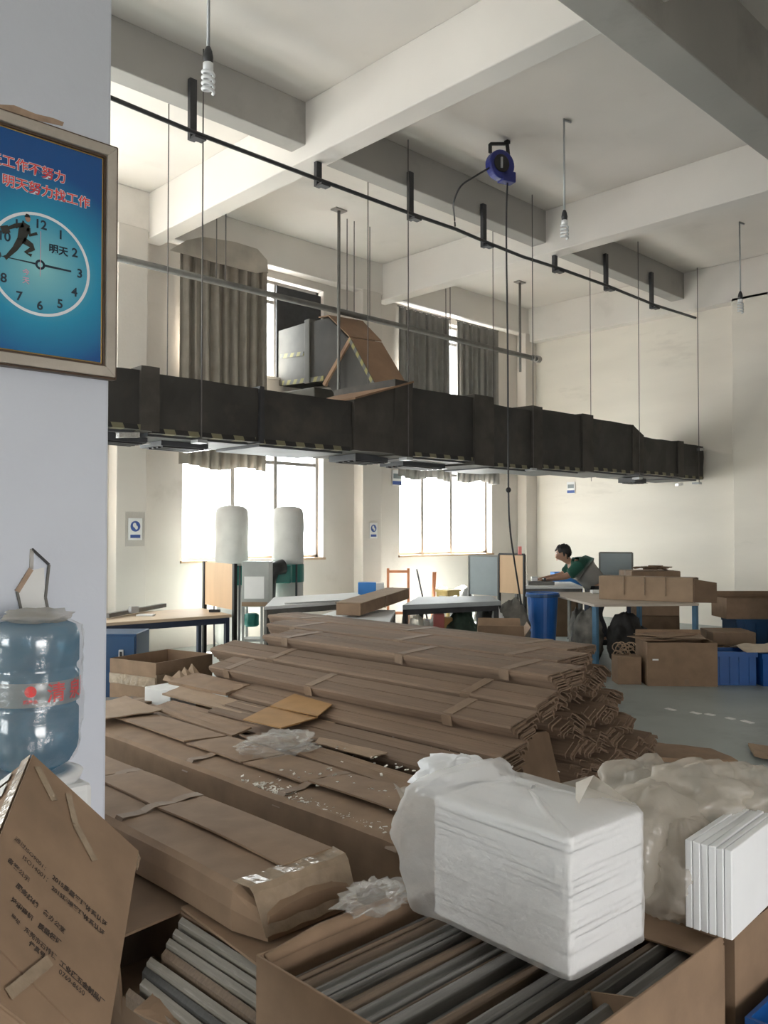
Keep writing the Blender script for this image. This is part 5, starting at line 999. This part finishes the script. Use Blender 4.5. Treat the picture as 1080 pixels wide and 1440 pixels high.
q = VL(1.93, 11.6, .84); t = thing('clear_bottle', 'clear plastic bottle at the end of the worker\'s table', 'bottle', q); MB().lathe([(.03, 0), (.034, .01), (.034, .13), (.015, .17), (.014, .19)], q, 16).build('bottle', 'film_milky', t, smooth=True); MB().lathe([(.016, .19), (.016, .21)], q, 12).build('cap', 'paper', t)
for px, py, w, hgt, m, lab in ((792, 828, .27, .30, 'plastic_blue_light', 'bright blue crate behind the worker\'s arms'), (808, 828, .26, .22, 'plastic_blue_light', 'second bright blue crate close to the worker\'s chest')):
    q = VL((px - 540) / F * 12.9, 12.9 + (.35 if px > 800 else 0)); t = carton_open('blue_crate', lab, 'crate', TR(q.x, q.y, .60, math.degrees(YAW) - 90), w * 1.25, .32, hgt + .06, m, (), th=.012)
    MB().box(-w * .63, w * .63, -.175, -.16, hgt + .02, hgt + .06).build('rim', m, t, local=True)
    carton_closed('carton', 'carton stood under the ' + ('first' if px < 800 else 'second') + ' bright blue crate behind the worker', 'carton', TR(q.x, q.y, 0, math.degrees(YAW) - 90), w * 1.25, .32, .595, 'kraft_dark', tape=False)
# ---- large tan table, turned to the view
ft = [VL(2.27, 9.17), VL(3.46, 9.32), VL(3.35, 11.1), VL(2.10, 11.15)]
t = table('work_table', 'large tan work table with blue steel legs behind the pile', ft, .78, .025, 'table_tan_grey', 'steel_blue', leg_w=.05, apron=False)
for la, dd in ((2.45, 10.2), (2.62, 11.0), (3.0, 10.4)): p = VL(la, dd); MB().box(p.x - .018, p.x + .018, p.y - .018, p.y + .018, 0, .755).build('leg', 'steel_navy', t)
a, b = VL(2.52, 9.95, .782), VL(3.43, 9.42, .782); 
t = thing('long_box', 'long pale carton with tape stripes on the large tan table', 'carton', (a + b) / 2); ux = (b - a).normalized(); wv = Vector((-ux.y, ux.x, 0)) * .26
def HB(p0, p1, w, z0, z1): return [p + Vector((0, 0, z)) for z in (z0, z1) for p in (p0, p1, p0 + w, p1 + w)]
MB().hexa(HB(a, b, wv, 0, .27)).build('body', 'kraft_pale', t, bevel=.004)
MB().obox(b + ux * .008 + wv * .5 + Vector((0, 0, .135)), ux * .005, wv * .5, (0, 0, .13)).build('dark_end', 'kraft_dark', t)
for k in (.28, .5, .72): p = a + (b - a) * k - wv * .015; MB().bar(p + Vector((0, 0, .06)), p + Vector((0, 0, .272)), .03, .004, up=ux).build('tape', 'tape_clear', t)
MB().add([b + Vector((0, 0, .0)) + ux * .012, b + ux * .012 + RIGHT * .25 + Vector((0, 0, -.004)), b + ux * .012 + RIGHT * .25 + Vector((0, 0, .22)), b + ux * .012 + Vector((0, 0, .26))], [(0, 1, 2, 3)]).build('open_flap', 'kraft_dark', t, solid=.008)
q = VL(2.75, 10.9, .782); tag(MB().obox(q + Vector((0, 0, .02)), RIGHT * .09, FLAT_F * .07, (0, 0, .02)).build('folded_paper', 'paper', bevel=.005), 'folded white paper by the worker on the tan table', 'paper')
# sacks under the table
for la, dd, r, m, sd, lab in ((2.40, 10.0, (.15, .18, .33), 'sack_grey', 81, 'grey patterned sack under the tan table near the blue bin'), (2.80, 9.85, (.20, .20, .30), 'sack_dark', 82, 'big black sack under the middle of the tan table'), (3.1, 10.5, (.20, .20, .22), 'sack_dark', 83, 'low black sack under the tan table near its far legs'), (2.45, 10.65, (.13, .14, .30), 'sack_grey', 84, 'pale grey sack under the tan table close to the worker')):
    p = VL(la, dd); tag(blob((p.x, p.y, r[2] * .95), r, sd, .3, 2.3, 28, 18, floor=0).build('sack', m, smooth=True), lab, 'sack')
# carton stack behind
for k, (la, dd, z0, w, dp_, h_, rz, lab) in enumerate(((3.72, 11.9, 0, .66, .5, .42, 4, 'lowest carton of the stack behind the tan table'), (3.76, 11.9, .425, .62, .5, .30, -5, 'middle carton of the stack behind the tan table'), (3.72, 11.9, .73, .68, .52, .30, 3, 'upper carton of the stack behind the tan table, heaped with scraps'))):
    p = VL(la, dd); carton_closed('carton', lab, 'carton', TR(p.x, p.y, z0, math.degrees(YAW) - 90 + rz), w, dp_, h_, 'kraft' if k else 'kraft_dark', group='cartons stacked behind the tan table')
p = VL(3.74, 11.85, 1.035); t = thing('scrap_heap', 'heap of dark cardboard scraps on the upper carton of the stack', 'scraps', p)
for k in range(16): a = random.uniform(-.22, .22); MB().obox(p + RIGHT * a + Vector((0, 0, .02 + .05 * random.random() * (1 - abs(a) * 3))), (RIGHT * math.cos(k) + FLAT_F * math.sin(k)) * .10, (FLAT_F * math.cos(k) - RIGHT * math.sin(k)) * .03 + Vector((0, 0, random.uniform(-.015, .015))), (0, 0, .006)).build('scrap', 'kraft_dark', t)
# low brown carton in front, with flat sheets
p = VL(3.01, 9.02 - .15); t = carton_open('open_carton', 'wide low brown carton on the floor in front of the tan table', 'carton', TR(p.x + .02, p.y - .02, 0, math.degrees(YAW) - 90 - 3), .70, .50, .44, 'kraft', (('+y', 20, .08),), th=.010)
MB().box(-.30, -.24, -.258, -.252, .26, .275).build('white_label', 'paper', t, local=True); MB().box(.02, .06, -.258, -.252, .02, .07).build('tape', 'tape', t, local=True)
for k, (la, dd, w, z, rz) in enumerate(((2.95, 8.95, .32, .452, 10), (3.05, 8.98, .30, .468, -12), (2.98, 9.0, .26, .484, 30))):
    q = VL(la, dd, z); c_, s_ = math.cos(math.radians(rz)), math.sin(math.radians(rz)); sheet('flat_sheet', ['large', 'middle', 'topmost'][k] + ' flat brown sheet lying on the wide low carton', 'cardboard', [q + (RIGHT * c_ + FLAT_F * s_) * (i * w) + (FLAT_F * c_ - RIGHT * s_) * (j * .2) for i, j in ((-1, -1), (1, -1), (1, 1), (-1, 1))], ['kraft', 'kraft_pale', 'kraft'][k], .008)
cur = VL(2.52, 8.85); t = thing('curled_strips', 'bundle of curled pale strips beside the wide low carton', 'strips', cur)
for k in range(14):
    c0_ = cur + RIGHT * random.uniform(-.10, .10) + Vector((0, 0, .33 + random.uniform(-.05, .07))); r_ = random.uniform(.02, .05); MB().tube([c0_ + RIGHT * (r_ * math.cos(a)) + Vector((0, 0, r_ * math.sin(a))) + FLAT_F * (.02 * a) for a in [i * .6 for i in range(9)]], .006, 5).build('curl', 'kraft_pale', t)
MB().obox(cur + Vector((0, 0, .14)), RIGHT * .12, FLAT_F * .12, (0, 0, .14)).build('holder_box', 'kraft', t)
# right side: flat cartons and crates
for la, dd, w, dp_, h_, rz, m, lab in ((4.08, 10.0, .38, .45, .26, 5, 'kraft_dark', 'low dark carton beside the blue crates'), (4.06, 10.05, .48, .5, .14, -4, 'kraft', 'flat brown carton lying on the low dark one'), (3.72, 10.75, .45, .4, .20, 12, 'kraft_dark', 'low carton between the carton stack and the blue crates')):
    p = VL(la, dd); z0 = .265 if 'lying on' in lab else 0; carton_closed('carton', lab, 'carton', TR(p.x, p.y, z0, math.degrees(YAW) - 90 + rz), w, dp_, h_, m)
def crate(la, dd, w, dp_, h_, label, m='plastic_blue', rz=0., z=0.):
    p = VL(la, dd); t = carton_open('blue_crate', label, 'crate', TR(p.x, p.y, z, math.degrees(YAW) - 90 + rz), w, dp_, h_, m, (), group='blue plastic crates on the floor', th=.014)
    MB().box(-w / 2 - .015, w / 2 + .015, -dp_ / 2 - .015, -dp_ / 2, h_ - .05, h_).build('rim', m, t, local=True); MB().box(-w / 2 - .015, -w / 2, -dp_ / 2, dp_ / 2, h_ - .05, h_).build('rim', m, t, local=True)
    for x in (-.34, -.1, .12, .36): MB().box(x * w - .012, x * w + .012, -dp_ / 2 - .012, -dp_ / 2, .02, h_ - .05).build('rib', m, t, local=True)
    return t
crate(3.67 * .9 + .29, 8.85, .42, .34, .34, 'blue crate next to the low cartons, cloth hanging over it', rz=-4)
crate(3.67 * .9 + .74, 8.80, .42, .34, .33, 'blue crate at the picture edge, under the beige cloth', rz=3)
crate(4.62, 10.6, .62, .45, .50, 'blue crate in the back carrying a brown carton, by the far wall', 'plastic_blue_dark')
p = VL(4.55, 10.6); carton_open('open_carton', 'open brown carton on the blue crate by the far wall', 'carton', TR(p.x, p.y, .505, math.degrees(YAW) - 90), .74, .48, .25, 'kraft', (('+y', 10, .06),), th=.010)
cl = VL(4.02, 8.85); 
def clf(u, v):
    la = 3.68 + .75 * u; dd = 8.62 + .42 * v; z = .355 + .05 * fbm((u * 3, v * 3, 0), 1.4, 5) + .05 * math.sin(u * math.pi) * math.sin(v * math.pi) - (.05 if v < .08 else 0) * (1 + fbm((u * 6, 0, 0), 1, 2)); return VL(la, dd, max(z, .345))
o = MB().grid(clf, 26, 14).build('beige_cloth', 'cloth_beige', smooth=True, solid=.006); tag(o, 'crumpled beige cloth thrown over the blue crates', 'cloth')
# ================================================================== the worker
def skin_body(name, m, parent, verts, edges, root, sub=2):
    """one continuous skinned surface: verts (lat, depth, z, radius x, radius y)"""
    iv = PM[parent.name].inverted(); me = bpy.data.meshes.new(name); me.from_pydata([tuple(iv @ VL(v[0], v[1], v[2])) for v in verts], edges, [])
    o = bpy.data.objects.new(name, me); COL.objects.link(o); o.parent = parent; md = o.modifiers.new('skin', 'SKIN'); md.use_smooth_shade = True
    for i, v in enumerate(verts): sv = me.skin_vertices[0].data[i]; sv.radius = (v[3], v[4] if len(v) > 4 else v[3]); sv.use_root = i == root
    sb = o.modifiers.new('sub', 'SUBSURF'); sb.levels = sb.render_levels = sub; me.materials.append(MATS[m])
    return o
wb_ = VL(2.98, 11.95); man = thing('person', 'person in a green and grey striped T-shirt bending over the white work table', 'person', wb_)
V_ = [(3.00, 11.95, .80, .145), (2.90, 11.95, .94, .135), (2.78, 11.93, 1.06, .145), (2.69, 11.92, 1.11, .11), (2.615, 11.92, 1.145, .055), (2.565, 11.91, 1.18, .058), (2.505, 11.90, 1.22, .085), (2.495, 11.90, 1.275, .098), (2.515, 11.90, 1.335, .075)]
E_b = [(0, 1), (1, 2), (2, 3), (3, 4), (4, 5), (5, 6), (6, 7), (7, 8)]
V_.append((2.405, 11.89, 1.215, .016)); E_b.append((6, 9))          # nose
for s_, sh in ((-1, 11.75), (1, 12.11)):
    b0 = len(V_); V_ += [(2.70, sh, 1.075, .070), (2.60, sh - .01 * s_, .99, .055), (2.50, sh - .02 * s_, .945, .044), (2.37, sh - .03 * s_, .925, .036), (2.27, sh - .06 * s_, .91, .027), (2.21, sh - .07 * s_, .895, .034)]
    E_b += [(3, b0)] + [(b0 + i, b0 + i + 1) for i in range(5)]; hd = b0 + 5
    for k, (dy, ln) in enumerate(((-.030, .065), (-.010, .078), (.010, .075), (.030, .060))):   # four fingers, bent down
        n0 = len(V_); V_ += [(2.17, sh - .07 * s_ + dy, .893, .010), (2.17 - ln * .5, sh - .07 * s_ + dy * 1.1, .885, .009), (2.17 - ln * .85, sh - .07 * s_ + dy * 1.1, .866, .008)]; E_b += [(hd, n0), (n0, n0 + 1), (n0 + 1, n0 + 2)]
    n0 = len(V_); V_ += [(2.205, sh - .07 * s_ - .045 * s_, .885, .011), (2.165, sh - .07 * s_ - .06 * s_, .872, .009)]; E_b += [(hd, n0), (n0, n0 + 1)]
for s_, hp in ((-1, 11.84), (1, 12.06)):
    b0 = len(V_); V_ += [(3.02, hp, .72, .105), (2.95, hp + .02 * s_, .42, .070), (3.04, hp + .03 * s_, .22, .058), (3.06, hp + .03 * s_, .08, .042), (2.97, hp + .035 * s_, .045, .040), (2.87, hp + .04 * s_, .040, .032)]
    E_b += [(0, b0)] + [(b0 + i, b0 + i + 1) for i in range(5)]
skin_body('body', 'skin', man, V_, E_b, 0)
SV = [(3.02, 11.95, .78, .19), (2.90, 11.95, .945, .185), (2.78, 11.93, 1.065, .195), (2.69, 11.92, 1.11, .155), (2.635, 11.92, 1.135, .085)]; SE = [(0, 1), (1, 2), (2, 3), (3, 4)]
for s_, sh in ((-1, 11.75), (1, 12.11)):
    b0 = len(SV); SV += [(2.70, sh, 1.078, .105), (2.61, sh - .01 * s_, 1.0, .088), (2.555, sh - .015 * s_, .968, .082)]; SE += [(3, b0), (b0, b0 + 1), (b0 + 1, b0 + 2)]
skin_body('t_shirt', 'shirt', man, SV, SE, 0)
nt = MATS['shirt'].node_tree; vd = MATS['shirt_dot']; p0, p1 = VL(3.05, 11.95, .74) - wb_, VL(2.62, 11.92, 1.18) - wb_; ax_s = (p1 - p0) / (p1 - p0).length_squared
vd.inputs[1].default_value = ax_s; ad = nt.nodes.new('ShaderNodeMath'); ad.operation = 'ADD'; ad.inputs[1].default_value = -p0.dot(ax_s); rmp = next(n_ for n_ in nt.nodes if n_.type == 'VALTORGB'); nt.links.new(vd.outputs['Value'], ad.inputs[0]); nt.links.new(ad.outputs[0], rmp.inputs[0])
TV = [(3.02, 11.95, .80, .158)]; TE = []
for s_, hp in ((-1, 11.84), (1, 12.06)): b0 = len(TV); TV += [(3.02, hp, .71, .12), (2.95, hp + .02 * s_, .42, .086), (3.04, hp + .03 * s_, .22, .076), (3.06, hp + .03 * s_, .09, .07)]; TE += [(0, b0), (b0, b0 + 1), (b0 + 1, b0 + 2), (b0 + 2, b0 + 3)]
skin_body('trousers', 'trouser', man, TV, TE, 0)
for s_, hp in ((-1, 11.84), (1, 12.06)): q = VL(2.96, hp + .035 * s_, 0); MB().obox(q + Vector((0, 0, .04)), RIGHT * .14, FLAT_F * .048, (0, 0, .038)).build('shoe', 'black', man, bevel=.02)
hc = VL(2.515, 11.90, 1.285); hb = MB(); hv = []
for j in range(15):
    for i in range(24):
        th_, a = math.pi * (.60 + .07 * math.sin(i * 2.1)) * j / 14, 2 * math.pi * i / 24; dv = Vector((math.sin(th_) * math.cos(a), math.sin(th_) * math.sin(a), math.cos(th_))); tilt_ = (Vector((0, 0, 1)) + RIGHT * .75).normalized(); ux_ = tilt_.cross(FLAT_F).normalized(); uy_ = tilt_.cross(ux_)
        d3 = ux_ * dv.x + uy_ * dv.y + tilt_ * dv.z; hv.append(hc + d3 * (.112 + .026 * fbm(d3, 9, 3)) - RIGHT * .0)
hb.add(hv, [(j * 24 + i, j * 24 + (i + 1) % 24, (j + 1) * 24 + (i + 1) % 24, (j + 1) * 24 + i) for j in range(14) for i in range(24)]); hb.build('hair', 'hair', man, smooth=True, solid=.006)
for s_ in (-1, 1):
    MB().lathe([(.002, -.011), (.009, -.006), (.011, 0), (.009, .006), (.002, .011)], VL(2.418, 11.895 + .036 * s_, 1.265), 10).build('eye', 'paper', man, smooth=True)
    MB().lathe([(.004, -.03), (.014, -.02), (.018, 0), (.016, .02), (.006, .03)], VL(2.53, 11.90 + .098 * s_, 1.245), 10).build('ear', 'skin', man, smooth=True)
MB().obox(VL(2.425, 11.892, 1.178), FLAT_F * .024, RIGHT * .006, (0, 0, .005)).build('mouth', 'pink', man)
